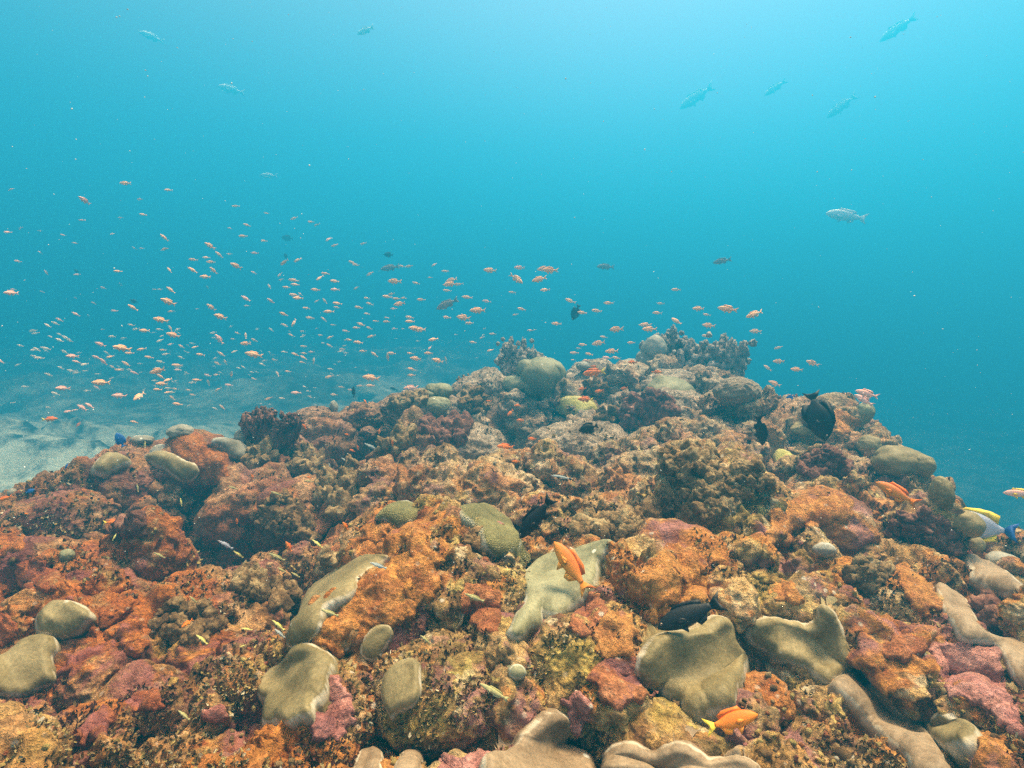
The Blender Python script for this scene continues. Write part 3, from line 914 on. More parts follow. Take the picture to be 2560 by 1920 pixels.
sand = N.math('MULTIPLY', sand, N.rng(n2, 0.38, 0.56))
c = N.mix(sand, c, (0.62, 0.60, 0.46))
N.set(bs.inputs["Base Color"], c)
bs.inputs["Roughness"].default_value = 0.95
bs.inputs["Specular IOR Level"].default_value = 0.05
N.set(bs.inputs["Normal"], N.bump(N.noise(7, 6, 0.6), 0.6, 0.08))
M_SAND = m
sea_floor = link("sea_floor", make_mesh("sea_floor", FP, grid_faces(NX, NY), M_SAND))
tag(sea_floor, kind="structure")
add_tree(FP.reshape(NY, NX, 3)[::2, ::2].reshape(-1, 3), grid_faces(len(range(0, NX, 2)), len(range(0, NY, 2))))

# ------------------------------------------------------------------ boulders
def boulder(c, x, y, w, h, mat, label, name="coral_boulder", group=None, push=0.12, sub=7, rough=1.0, cat="boulder"):
    X, Y = px(c, x, y)
    w *= K; h *= K
    dist = DIST[label]
    d, r, u = frame_at(X, Y)
    rx, rz = extent(X, Y, w, h, dist)
    ry = (rx + rz) * 0.5
    C = d * (dist + ry * push)
    V, F = ICO[sub]
    sd = int(abs(X * 7 + Y * 3)) % 1000
    Q = V * 1.0
    k = fbm(Q + sd, 0.9, 3, sd, 0.5) * 0.22 + 1
    yd = np.array([d[0], d[1], 0]); yd /= np.linalg.norm(yd)
    r2 = np.cross(yd, [0, 0, 1])
    P = (V[:, :1] * rx * r2 + V[:, 1:2] * ry * yd + V[:, 2:3] * rz * np.array([0, 0, 1.0])) * k[:, None] + C
    nr = V
    s = rough
    kn = smooth(-0.1, 0.3, vnoise(P, 4, sd))
    wv = worley(P, 17, 5)
    knob = np.sqrt(np.clip(1 - (wv * 1.25) ** 2, 0, 1))
    w2 = worley(P + 3.3, 40, 9)
    knob2 = np.sqrt(np.clip(1 - (w2 * 1.25) ** 2, 0, 1))
    dsp = fbm(P, 7, 2, sd + 3, 0.5, billow=True) * 0.018 + knob * 0.014 * kn * s + knob2 * 0.006 * s * kn + fbm(P, 18, 4, sd + 9, 0.62, billow=True) * 0.011 * s + fbm(P, 80, 2, 12, 0.65) * 0.004 * s
    P = P + dsp[:, None] * nr
    for kk, s_ in enumerate((61, 67)):
        P[:, kk] += fbm(P, 32, 2, s_, 0.6) * 0.006 * s
    o = thing_mesh(name, P, F, mat)
    tag(o, label, cat, group)
    st, _ = ICO[4]
    # coarse copy for ray casting
    Vc, Fc = ICO[4]
    idx = BVH_near(V, Vc)
    add_tree(P[idx], Fc)
    return o


def BVH_near(V, Vc):
    # subdivision keeps the first vertices of the coarser sphere, otherwise look the nearest up
    if np.allclose(V[:len(Vc)], Vc, atol=1e-4):
        return np.arange(len(Vc))
    out = []
    for i in range(0, len(Vc), 256):
        out.append((Vc[i:i + 256] @ V.T).argmax(1))
    return np.concatenate(out)


for b in BOUL:
    boulder(b[0], b[1], b[2], b[3], b[4], M_BOUL[b[5]], b[6], sub=7 if b[0] in 'EFGD' else 6, rough=(.45 if b[5] == 1 else .75))


# ------------------------------------------------------------------ encrusting patches that drape over the rock
def patch(c, poly, mat, name, label, cat, thick=0.022, rim=22, step=4.0, smooth_it=14, group=None, wob=0.008, lump=0.0, edge_n=5, base_off=0.008, grow=5, rigid=0.0):
    P2 = [px(c, x, y) for x, y in poly]
    # round the corners of the outline
    for _ in range(2):
        Q = []
        for i in range(len(P2)):
            a, b = P2[i], P2[(i + 1) % len(P2)]
            Q += [(a[0] * .75 + b[0] * .25, a[1] * .75 + b[1] * .25), (a[0] * .25 + b[0] * .75, a[1] * .25 + b[1] * .75)]
        P2 = Q
    xs = [p[0] for p in P2]; ys = [p[1] for p in P2]
    pad = 20
    nx = int((max(xs) - min(xs) + 2 * pad) / step) + 2; ny = int((max(ys) - min(ys) + 2 * pad) / step) + 2
    X, Y = np.meshgrid(min(xs) - pad + np.arange(nx) * step, min(ys) - pad + np.arange(ny) * step)
    sd = poly_sd(X, Y, P2) + grow
    P3 = np.stack([X.ravel(), Y.ravel(), X.ravel() * 0], 1)
    sd = sd + (fbm(P3, 1 / 42., 3, 7, 0.55) * edge_n).reshape(sd.shape)
    pad = 12
    keep = sd > -pad
    T = np.full(X.shape, np.nan)
    for j in range(ny):
        for i in range(nx):
            if sd[j, i] > -1:
                h = cast(X[j, i], Y[j, i])
                if h: T[j, i] = h[3]
    med = np.nanmedian(T)
    T = np.where(np.isnan(T), med, T)
    T = np.clip(T, med * 0.6, med * 1.5)
    D = rays(X, Y); D /= np.linalg.norm(D, axis=-1, keepdims=True)
    T = np.where(sd > -1, T, np.nan)
    for _ in range(6):      # carry the sheet outwards past its rim
        a = np.pad(T, 1, constant_values=np.nan)
        st = np.stack([a[1 + dj:ny + 1 + dj, 1 + di:nx + 1 + di] for dj in (-1, 0, 1) for di in (-1, 0, 1)])
        cnt = (~np.isnan(st)).sum(0); sm = np.nansum(st, 0)
        T = np.where(np.isnan(T) & (cnt > 0), sm / np.maximum(cnt, 1), T)
    T = np.where(np.isnan(T), med, T)
    if rigid > 0:
        ins = sd > -1
        xn = (X - X.mean()) / 200; yn = (Y - Y.mean()) / 200
        B_ = np.stack([np.ones_like(xn), xn, yn, xn * xn, xn * yn, yn * yn], -1)
        cf, *_r = np.linalg.lstsq(B_[ins], T[ins], rcond=None)
        fit = np.clip(B_ @ cf, np.percentile(T[ins], 2) * .97, np.percentile(T[ins], 98) * 1.02)
        res = (T - fit)
        sh = np.percentile(res[ins], 25)
        T = fit + sh * 0.55 * rigid + res * (1 - rigid)
    kf = keep.astype(float)
    for _ in range(smooth_it):
        a = np.pad(T, 1, mode='edge'); kk = np.pad(kf, 1, mode='edge')
        num = sum(a[1 + dj:ny + 1 + dj, 1 + di:nx + 1 + di] * kk[1 + dj:ny + 1 + dj, 1 + di:nx + 1 + di] for dj in (-1, 0, 1) for di in (-1, 0, 1))
        den = sum(kk[1 + dj:ny + 1 + dj, 1 + di:nx + 1 + di] for dj in (-1, 0, 1) for di in (-1, 0, 1))
        T = np.where(keep, num / np.maximum(den, 1), T)
    P = D * T[..., None]
    gu = np.gradient(P, axis=1); gv = np.gradient(P, axis=0)
    Nn = np.cross(gv, gu)
    Nn /= np.linalg.norm(Nn, axis=-1, keepdims=True) + 1e-12
    sg = np.sign((Nn * -D).sum(-1)); sg[sg == 0] = 1
    Nn *= sg[..., None]
    # keep the growth direction near the viewer's and the vertical side so sheets do not fold
    Nn = Nn * 0.6 - D * 0.5 + np.array([0, 0, 0.25]); Nn /= np.linalg.norm(Nn, axis=-1, keepdims=True)
    t = np.clip(sd / rim, 0, 1)
    H = base_off + (thick - base_off) * np.sqrt(np.clip(1 - (1 - t) ** 2, 0, 1)) - np.where(sd < 0, -sd / pad * (0.018 + thick), 0)
    Pf = P.reshape(-1, 3)
    H = H + (fbm(Pf, 9, 2, 5) * wob * 1.6).reshape(H.shape) * t
    if lump:
        H = H + (fbm(Pf, 22, 4, 8, 0.6, billow=True) * lump).reshape(H.shape) * t
    P = P + Nn * H[..., None]
    idx = -np.ones(X.shape, int)
    idx[keep] = np.arange(keep.sum())
    a = idx[:-1, :-1]; b = idx[:-1, 1:]; c_ = idx[1:, 1:]; d_ = idx[1:, :-1]
    ok = (a >= 0) & (b >= 0) & (c_ >= 0) & (d_ >= 0)
    F = np.stack([a[ok], d_[ok], c_[ok], b[ok]], 1)
    o = thing_mesh(name, P[keep], F, mat, attr={"rim": np.clip(np.abs(sd - 2) / rim, 0, 1)[keep]})
    tag(o, label, cat, group)
    return o


for p in PATCH:
    crust = p[3] in ('sponge_crust', 'coralline_crust')
    patch(p[0], p[1], p[2], p[3], p[5 - 1], p[5], thick=(p[6] * .6 if crust else p[6]), rim=(10 if crust else 26), smooth_it=(3 if crust else 32), wob=(0.003 if crust else 0.010),
          lump=(0.006 if crust else 0.0), edge_n=(22 if crust else 5), rigid=(0.0 if crust else (0.35 if any(k_ in p[4] for k_ in ('strip', 'tongue', 'ribbon')) else 0.62)), base_off=(0.0 if crust else 0.006), grow=(3 if crust else 6), group=("olive and taupe corals" if p[3] == OC else None))


# ------------------------------------------------------------------ free-standing dome corals
def dome(c, lobes, mat, label, depth=None, name="dome_coral", flat=0.9, bump=0.05, group="smooth dome corals", fine=0.0):
    """lobes: (x, y, w, h) in crop pixels; a lumpy union of ellipsoids sharing one depth"""
    X0, Y0 = px(c, lobes[0][0], lobes[0][1] + lobes[0][3] * 0.3)
    if depth is None:
        hit = cast(X0, Y0)
        depth = hit[3] if hit else 3.0
    Vs, Fs, n = [], [], 0
    for i, (x, y, w, h) in enumerate(lobes):
        X, Y = px(c, x, y)
        d, r, u = frame_at(X, Y)
        rx, rz = extent(X, Y, w * K, h * K, depth)
        V, F = ICO[6] if i == 0 and fine else ICO[4 if len(lobes) > 3 else 6]
        ry = (rx + rz) / 2
        C = d * (depth + ry * 0.35)
        k = 1 + fbm(V + X * 0.13, 1.3, 2, int(X)) * bump * 2
        P = V * k[:, None]
        P = P[:, :1] * rx * np.array([1.0, 0, 0]) + P[:, 1:2] * ry * np.array([0, 1.0, 0]) + P[:, 2:3] * rz * np.array([0, 0, 1.0])
        P = P + C
        P = P + V * (fbm(P, 12, 2, 3) * 0.008)[:, None]
        if fine:
            P = P + V * (fbm(P, 30, 3, 3, 0.6, billow=True) * fine)[:, None]
        Vs.append(P); Fs.append(F + n); n += len(P)
    V = np.concatenate(Vs); F = np.concatenate(Fs)
    o = thing_mesh(name, V, F, mat, attr={"rim": np.ones(len(V))})
    tag(o, label, "coral", group)
    return o


dome('B', [(1240, 1090, 290, 260), (1080, 1130, 170, 110), (1150, 1040, 140, 120), (1310, 1060, 160, 160), (1240, 1010, 110, 90), (1290, 1190, 150, 100), (1180, 1150, 150, 130)], M_GREYG,
     "large lobed grey-green coral below the left branching coral on the peak", bump=.05)
dome('B', [(620, 1175, 150, 110), (540, 1200, 140, 80), (570, 1165, 90, 80)], M_GREYG, "upper pale green coral dome on the left shoulder of the peak")
dome('B', [(595, 1260, 170, 110)], M_GREYG, "lower pale green coral dome on the left shoulder of the peak")
dome('B', [(170, 1200, 120, 90)], M_GREYG, "small green-grey coral knob at the left end of the shoulder")
dome('B', [(2020, 1195, 330, 220)], M_GREYG, "smooth half-round grey-green dome on the right part of the crest", depth=2.5)
dome('B', [(1930, 920, 170, 170), (1870, 990, 110, 150), (1780, 1020, 170, 90)], M_PALE, "tall pale smooth coral hump beside the right branching coral", depth=3.0)
dome('B', [(1490, 1022, 90, 60)], M_PALE, "small pale coral knob on the crest between the two branching corals", depth=3.1)
dome('B', [(630, 1415, 110, 70)], M_PALE, "pale coral knob above the maroon knobbly clump left of the crevice")
dome('C', [(450, 690, 290, 180)], M_DOMEB, "broad brown dome on the crest with a yellow clump in front", fine=.006)
dome('C', [(440, 700, 60, 50), (480, 690, 60, 55), (510, 715, 50, 40), (410, 715, 50, 35), (460, 665, 45, 35)], M_YELLOW, "clumped yellow coral in front of the brown dome", name="yellow_coral", group=None)
dome('C', [(1230, 820, 110, 140)], M_GREYG, "upright greyish coral at the right end of the crest")
dome('C', [(850, 915, 180, 90)], M_OLIVE, "flat olive coral behind the big black fish")
dome('C', [(1262, 1015, 170, 130)], M_OLIVE, "medium olive dome left of the biggest dome on the right slope")
dome('C', [(1450, 1120, 380, 190), (1400, 1080, 220, 110), (1590, 1140, 180, 150)], M_OLIVE, "biggest olive dome on the right slope")
dome('C', [(1700, 1320, 120, 230)], M_OLIVE, "tall narrow olive coral below the biggest dome at the right")
dome('C', [(1535, 1030, 120, 80)], M_GREYG, "small grey dome peeping over the biggest dome at right")
dome('C', [(1860, 1500, 240, 170)], M_OLIVE, "olive dome in front of the blue and yellow surgeonfish")
dome('C', [(1900, 1625, 120, 100)], M_OLIVE, "smaller olive dome just below the one in front of the surgeonfish")
dome('G', [(1590, 390, 220, 90)], M_PALE, "pale rounded coral at the right edge below the surgeonfish")
dome('G', [(1650, 430, 160, 110)], M_BOUL[2], "maroon crusted knob at the right edge", name="crusted_knob", group=None, fine=.008)
dome('H', [(1110, 440, 190, 90)], M_PALE, "pale flattened dome at the top of the left crest")
dome('H', [(870, 490, 160, 60)], M_PALE, "low pale coral at the far left of the crest")
dome('H', [(1490, 480, 120, 110)], M_PALE, "pale coral behind the maroon knob on the left crest")
dome('H', [(1600, 490, 190, 130)], M_BOUL[2], "smooth maroon rock knob on the left crest", name="crusted_knob", group=None, fine=.008)
dome('H', [(2050, 290, 50, 80)], M_PALE, "upright pale coral knob on the crest left of the peak")
dome('D', [(405, 355, 110, 90)], M_GREYG, "little pale grey coral knob near the left edge")
dome('C', [(760, 1160, 110, 70)], M_GREYG, "small grey-green coral lump in the middle of the right slope")


# ------------------------------------------------------------------ knobbly and branching corals
def knob_cluster(c, x, y, w, h, n, size, mat, label, name="knobbly_coral", elong=1.5, group="knobbly coral clumps", up=0.5):
    X0, Y0 = px(c, x, y)
    Vs, Fs, k = [], [], 0
    V0, F0 = ICO[3]
    r_ = random.Random(int(X0 * 3 + Y0))
    for i in range(n):
        a = r_.random() * 2 * math.pi; q = math.sqrt(r_.random())
        X = X0 + math.cos(a) * q * w * K / 2; Y = Y0 + math.sin(a) * q * h * K / 2
        hit = cast(X, Y)
        if not hit or hit[3] > 3.8: continue
        nrm = np.array(hit[1]);
        if nrm @ np.array(hit[0]) > 0: nrm = -nrm
        ax = nrm * 0.6 + np.array([0, 0, up]) + np.array([r_.gauss(0, .3), r_.gauss(0, .3), r_.gauss(0, .2)])
        ax /= np.linalg.norm(ax)
        s = size * r_.uniform(.55, 1.25)
        e = elong * r_.uniform(.7, 1.3)
        t1 = np.cross(ax, [0.3, 0.9, 0.1]); t1 /= np.linalg.norm(t1); t2 = np.cross(ax, t1)
        kk = 1 + fbm(V0 + i * 3.1, 1.5, 3, 5, 0.6) * 0.45
        W = V0 * kk[:, None]
        tp = 1 - 0.25 * V0[:, 2:3]
        P = (W[:, :1] * t1 + W[:, 1:2] * t2) * s * tp + W[:, 2:3] * ax * s * e + np.array(hit[0]) + ax * s * e * 0.35
        Vs.append(P)
    if not Vs: return
    Cn = np.array([v.mean(0) for v in Vs]); rad = np.array([np.linalg.norm(v - v.mean(0), axis=1).max() for v in Vs])
    dm = np.linalg.norm(Cn[:, None] - Cn[None], axis=-1)
    adj = dm < (rad[:, None] + rad[None]) * 0.62
    lab = np.arange(len(Cn))
    for _ in range(60):
        lab = np.where(adj, lab[None], 99999).min(1)
    best = np.bincount(lab).argmax()
    Vs = [v for v, l in zip(Vs, lab) if l == best]
    for v in Vs:
        Fs.append(F0 + k); k += len(v)
    o = thing_mesh(name, np.concatenate(Vs), np.concatenate(Fs), mat)
    tag(o, label, "coral", group)


def branch_coral(c, x, y, w, h, n, mat, label, depth=None, name="branching_coral", thick=0.028, lean=0.0, seed=1, group="branching corals on the crest"):
    """branches of overlapping lumpy pieces growing from the base (x, y) to fill w by h"""
    r_ = random.Random(seed)
    X, Y = px(c, x, y)
    if depth is None:
        hit = cast(X, Y); depth = hit[3] if hit else 3.1
    d = ray(X, Y); d = d / np.linalg.norm(d)
    B = d * depth
    W = w * K / 2 * depth / FPX; H = h * K * depth / FPX
    V0, F0 = ICO[3]
    Vs, Fs, k = [], [], 0
    for i in range(n):
        tx = r_.uniform(-1, 1); ty = r_.uniform(-0.8, 0.8)
        hh = H * r_.uniform(0.6, 1.02) * (1 - 0.35 * abs(tx))
        end = B + np.array([W * tx + lean * W, W * 0.6 * ty, hh])
        st = B + np.array([W * tx * 0.45, W * 0.4 * ty, -0.04])
        L = np.linalg.norm(end - st)
        m_ = max(4, int(L / (thick * 0.75)))
        ctrl = (st + end) / 2 + np.array([r_.gauss(0, .25) * W, r_.gauss(0, .2) * W, 0])
        for j in range(m_ + 1):
            t = j / m_
            C = (1 - t) ** 2 * st + 2 * t * (1 - t) * ctrl + t * t * end
            s = thick * 0.86 * (1.45 - 0.85 * t) * r_.uniform(.8, 1.2)
            V = V0 * (1 + fbm(V0 + j * 1.7 + i, 1.9, 3, 5, 0.65) * 0.75)[:, None] * s * np.array([.85, .85, 1.7]) + C
            Vs.append(V); Fs.append(F0 + k); k += len(V)
            if j > m_ * 0.4 and r_.random() < .55:
                off = np.array([r_.choice((-1, 1)) * r_.uniform(.8, 1.6), r_.uniform(-1, 1), r_.uniform(.3, 1.2)]) * thick
                V = V0 * (1 + fbm(V0 + j * 2.7 + i, 1.6, 3, 5, 0.6) * 0.5)[:, None] * s * 0.7 + C + off
                Vs.append(V); Fs.append(F0 + k); k += len(V)
    o = thing_mesh(name, np.concatenate(Vs), np.concatenate(Fs), mat)
    tag(o, label, "coral", group)
    return o


branch_coral('B', 1090, 1090, 230, 235, 17, M_KGREY, "dark grey branching coral forming the left peak", depth=3.15, seed=3, thick=.034)
branch_coral('B', 1160, 1010, 150, 80, 14, M_KGREY, "low grey branching fringe right of the left peak coral", depth=3.1, seed=8)
branch_coral('B', 2010, 1060, 330, 245, 20, M_KGREY, "dark grey branching coral forming the right peak", depth=3.15, seed=5, thick=.036)
branch_coral('C', 300, 620, 260, 240, 18, M_KGREY, "grey branching coral with thick blunt lobes leaning right on the right peak", depth=3.05, seed=6, lean=.55, thick=.042)
branch_coral('C', 170, 560, 180, 170, 14, M_KGREY, "grey branching coral filling the gap between the two right peak corals", depth=3.1, seed=16, thick=.03)
branch_coral('H', 1660, 440, 290, 130, 26, M_KMAROON, "low maroon branching coral on the crest at left", depth=2.35, seed=9, thick=.016)
branch_coral('C', 770, 830, 230, 100, 24, M_KMAROON, "maroon branching coral on the crest left of the big black fish", depth=2.5, seed=12, thick=.016)
branch_coral('B', 800, 1160, 160, 90, 16, M_KBROWN, "small tan branching coral at the left foot of the peak", depth=3.0, seed=13, thick=.016)
KC = [
    ('B', 650, 1400, 280, 240, 90, .026, M_KMAROON, "maroon knobbly clump left of the dark crevice", 1.2),
    ('B', 1900, 1320, 340, 240, 110, .022, M_KMAROON, "maroon-brown knobbly clump below the smooth half-round dome", 1.2),
    ('B', 1600, 1330, 240, 160, 45, .022, M_KBROWN, "brown knobbly clump right of the dark oval fish", 1.2),
    ('H', 1700, 700, 520, 400, 150, .022, M_KTAN, "forest of tan coral knobs on the left slope", 1.7),
    ('H', 2080, 760, 300, 420, 90, .022, M_KTAN, "tan knobbly coral column left of the central crevice", 1.6),
    ('H', 1700, 1060, 500, 260, 80, .020, M_KBROWN, "brown knobbly coral in the shaded left hollow", 1.4),
    ('B', 300, 1480, 240, 160, 40, .022, M_KTAN, "tan coral fingers on the shaded left slope below the shoulder", 1.7),
    ('F', 330, 190, 480, 230, 170, .0125, M_KTAN, "field of small tan coral nodules behind the orange topped boulder", 1.0),
    ('F', 700, 120, 420, 200, 100, .015, M_KBROWN, "brown coral nodules upslope of the orange topped boulder", 1.3),
    ('C', 230, 1330, 480, 300, 190, .0125, M_KTAN, "thick brown finger coral on the middle of the right slope", 1.35),
    ('C', 150, 1110, 360, 180, 80, .016, M_KTAN, "tan coral knobs on the upper middle slope", 1.4),
    ('C', 560, 1190, 280, 150, 60, .014, M_KTAN, "pale tan chips of coral beside the small grey-green lump", 1.0),
    ('C', 1050, 1160, 400, 220, 120, .016, M_KMAROON, "maroon coral tufts left of the biggest olive dome", 1.3),
    ('G', 1100, 260, 420, 300, 160, .012, M_KMAROON, "maroon bushy coral on the right slope below the orange fish", 1.3),
    ('G', 1560, 740, 300, 220, 80, .013, M_KMAROON, "maroon coral knobs at the right edge above the pink slab", 1.2),
    ('G', 760, 470, 260, 160, 50, .012, M_KTAN, "yellowish coral chips on the speckled right rock", 1.1),
    ('E', 1500, 260, 240, 120, 40, .012, M_KBROWN, "brown nodules under the drooping green ridged coral", 1.1),
    ('E', 560, 430, 160, 160, 25, .018, M_KTAN, "tan knob cluster above the curved olive strip", 1.3),
    ('D', 1720, 120, 300, 240, 70, .015, M_KBROWN, "brown knobs in the hollow left of the middle boulder", 1.4),
    ('D', 1560, 500, 200, 240, 40, .017, M_KTAN, "tan rock knobs beside the dark hole left of the curved strip", 1.4),
    ('H', 700, 1000, 360, 160, 50, .018, M_KMAROON, "maroon lumps on the left slope near the small orange fish", 1.0),
    ('D', 1150, 760, 420, 260, 90, .012, M_KBROWN, "fine brown coral lumps on the speckled lower left rock", 1.1),
    ('E', 250, 560, 260, 260, 50, .015, M_KBROWN, "brown coral lumps above the dark hole left of the curved strip", 1.4),
    ('B', 850, 1230, 260, 140, 60, .020, M_KBROWN, "grey-brown knobs left of the lobed green coral", 1.2),
    ('B', 1500, 1180, 260, 120, 50, .020, M_KBROWN, "grey-brown knobs right of the lobed green coral", 1.1),
    ('B', 400, 1220, 300, 110, 50, .018, M_KTAN, "pale tan knobs on the left shoulder between the green domes", 1.1),
]
for c, x, y, w, h, n, s, mt, lb, el in KC:
    knob_cluster(c, x, y, w, h, n, s, mt, lb, elong=el)

# ------------------------------------------------------------------ fish
def fish_mat(name, back, belly, fin=None, spec=0.3, noise=0.12):
    plain = noise < 0.1
    m, nt, bs = new_mat(name)
    N = NT(nt)
    tc = N.node("ShaderNodeTexCoord")
    z = N.sep(tc.outputs["Object"])[2]
    c = N.mix(N.rng(z, 0.09, -0.09), back, belly)
    n = N.node("ShaderNodeTexNoise")
    n.inputs["Scale"].default_value = 26
    N.set(n.inputs["Vector"], tc.outputs["Object"])
    c = N.mix(noise, c, N.mix(1.0, c, N.ramp(n.outputs[0], [(0.3, 0.45), (0.7, 1.5)]), 'MULTIPLY'))
    N.set(bs.inputs["Base Color"], c)
    bs.inputs["Roughness"].default_value = 0.55
    bs.inputs["Specular IOR Level"].default_value = spec
    if plain:
        return m
    v = N.node("ShaderNodeTexVoronoi"); v.inputs["Scale"].default_value = 55
    N.set(v.inputs["Vector"], tc.outputs["Object"])
    N.set(bs.inputs["Normal"], N.bump(v.outputs[0], 0.12, 0.005))
    return m


def flat_mat(name, col, rough=0.5):
    m, nt, bs = new_mat(name)
    N = NT(nt)
    c = N.mix(N.rng(N.noise(60, 3), 0.3, 0.7), tuple(x * 0.8 for x in col), tuple(min(1, x * 1.15) for x in col))
    N.set(bs.inputs["Base Color"], c)
    bs.inputs["Roughness"].default_value = rough
    return m


F_ANTH = fish_mat("pale orange fish skin", (0.95, 0.46, 0.26), (0.97, 0.66, 0.48), noise=0.06)
F_PINK = fish_mat("pink fish skin", (0.88, 0.42, 0.34), (0.95, 0.68, 0.60), noise=0.06)
F_ORNG = fish_mat("bright orange fish skin", (0.76, 0.155, 0.010), (0.82, 0.27, 0.02))
F_DEEP = fish_mat("deep orange fish skin", (0.62, 0.15, 0.02), (0.72, 0.30, 0.03))
F_YELL = fish_mat("yellow fin", (0.82, 0.60, 0.06), (0.82, 0.60, 0.06))
F_OLIV = fish_mat("olive wrasse skin", (0.30, 0.27, 0.10), (0.48, 0.42, 0.22))
F_YWRA = fish_mat("yellow green fish skin", (0.62, 0.55, 0.12), (0.72, 0.64, 0.30))
F_SILV = fish_mat("silver grey fish skin", (0.22, 0.26, 0.28), (0.62, 0.64, 0.60))
F_BLAC = fish_mat("black fish skin", (0.009, 0.008, 0.010), (0.016, 0.014, 0.016), noise=0.5, spec=0.3)
F_GREY = fish_mat("grey fish skin", (0.20, 0.15, 0.14), (0.34, 0.24, 0.20))
F_BLUE = fish_mat("blue fish skin", (0.02, 0.09, 0.34), (0.03, 0.16, 0.48))
F_PALE = fish_mat("pale blue-white fish skin", (0.88, 0.88, 0.88), (0.95, 0.94, 0.92))
F_BPAL = fish_mat("powder fish skin", (0.36, 0.38, 0.50), (0.46, 0.48, 0.58))
F_HAZY = fish_mat("hazed silvery fish skin", (0.84, 0.90, 0.92), (0.92, 0.95, 0.96), noise=0.0)  # silvery skin paled towards the water colour, standing in for distance haze
F_EYE = flat_mat("fish eye", (0.02, 0.02, 0.03), 0.15)
F_EYER = flat_mat("fish eye ring", (0.65, 0.45, 0.30), 0.3)

SPEC = {
    # (x, half height up, half height down, half width); unit body, nose at x = .5
    'anthias': dict(sec=[(.50, .008, .008, .005), (.46, .050, .038, .030), (.38, .098, .076, .052), (.26, .135, .112, .068), (.12, .145, .128, .070), (-.02, .128, .112, .058), (-.14, .090, .078, .040), (-.23, .052, .046, .024), (-.30, .040, .036, .014)],
                    tail=[(-.29, .038), (-.38, .085), (-.50, .155), (-.47, .09), (-.40, .0), (-.46, -.09), (-.50, -.15), (-.38, -.085), (-.29, -.034)],
                    dorsal=[(.26, .13), (.20, .21), (.10, .20), (0, .20), (-.10, .19), (-.22, .13), (-.20, .06), (0, .12), (.12, .135)],
                    anal=[(0, -.11), (-.06, -.20), (-.16, -.17), (-.22, -.05), (-.10, -.08)], pelvic=[(.20, -.11), (.10, -.23), (.08, -.12)]),
    'tang': dict(sec=[(.50, .010, .010, .006), (.46, .070, .050, .030), (.38, .150, .120, .052), (.25, .215, .190, .070), (.08, .235, .220, .076), (-.08, .200, .195, .062), (-.20, .120, .120, .036), (-.28, .050, .050, .018), (-.33, .034, .034, .012)],
                 tail=[(-.32, .032), (-.39, .10), (-.50, .16), (-.46, .07), (-.45, .0), (-.46, -.07), (-.50, -.16), (-.39, -.10), (-.32, -.032)],
                 dorsal=[(.26, .21), (.16, .275), (0, .29), (-.16, .27), (-.27, .22), (-.25, .08), (-.08, .19), (.10, .225)],
                 anal=[(.12, -.20), (0, -.27), (-.16, -.26), (-.26, -.20), (-.24, -.08), (-.06, -.19)], pelvic=[(.24, -.18), (.14, -.29), (.12, -.20)]),
    'wrasse': dict(sec=[(.50, .008, .008, .005), (.45, .034, .030, .022), (.34, .062, .058, .040), (.18, .078, .076, .046), (0, .078, .076, .044), (-.16, .062, .060, .034), (-.28, .042, .040, .020), (-.36, .034, .034, .012)],
                   tail=[(-.35, .032), (-.42, .065), (-.50, .085), (-.48, 0), (-.50, -.085), (-.42, -.065), (-.35, -.032)],
                   dorsal=[(.22, .07), (.16, .115), (-.1, .115), (-.26, .09), (-.28, .04), (0, .07)],
                   anal=[(.02, -.07), (-.04, -.11), (-.22, -.095), (-.26, -.04), (-.1, -.06)], pelvic=[(.20, -.07), (.12, -.13), (.10, -.07)]),
    'snapper': dict(sec=[(.50, .010, .010, .006), (.45, .060, .045, .034), (.36, .115, .085, .058), (.22, .150, .120, .074), (.06, .150, .125, .072), (-.10, .118, .100, .054), (-.22, .070, .062, .032), (-.31, .042, .040, .016)],
                    tail=[(-.30, .040), (-.39, .09), (-.50, .15), (-.45, .06), (-.43, .0), (-.45, -.06), (-.50, -.14), (-.39, -.09), (-.30, -.036)],
                    dorsal=[(.24, .14), (.18, .19), (.0, .18), (-.16, .155), (-.22, .12), (-.20, .06), (.0, .13), (.12, .14)],
                    anal=[(-.04, -.11), (-.08, -.17), (-.18, -.14), (-.22, -.06), (-.12, -.09)], pelvic=[(.20, -.11), (.12, -.19), (.10, -.12)]),
}


SPEC['fry'] = dict(SPEC['anthias'],
    tail=[(-.29, .034), (-.38, .055), (-.50, .12), (-.44, .04), (-.42, .0), (-.44, -.04), (-.50, -.11), (-.38, -.055), (-.29, -.030)],
    dorsal=[(.22, .13), (.12, .165), (-.04, .155), (-.20, .10), (-.20, .06), (0, .12), (.12, .135)],
    anal=[(0, -.11), (-.08, -.145), (-.20, -.08), (-.22, -.05), (-.10, -.08)], pelvic=[(.20, -.11), (.11, -.15), (.08, -.12)])


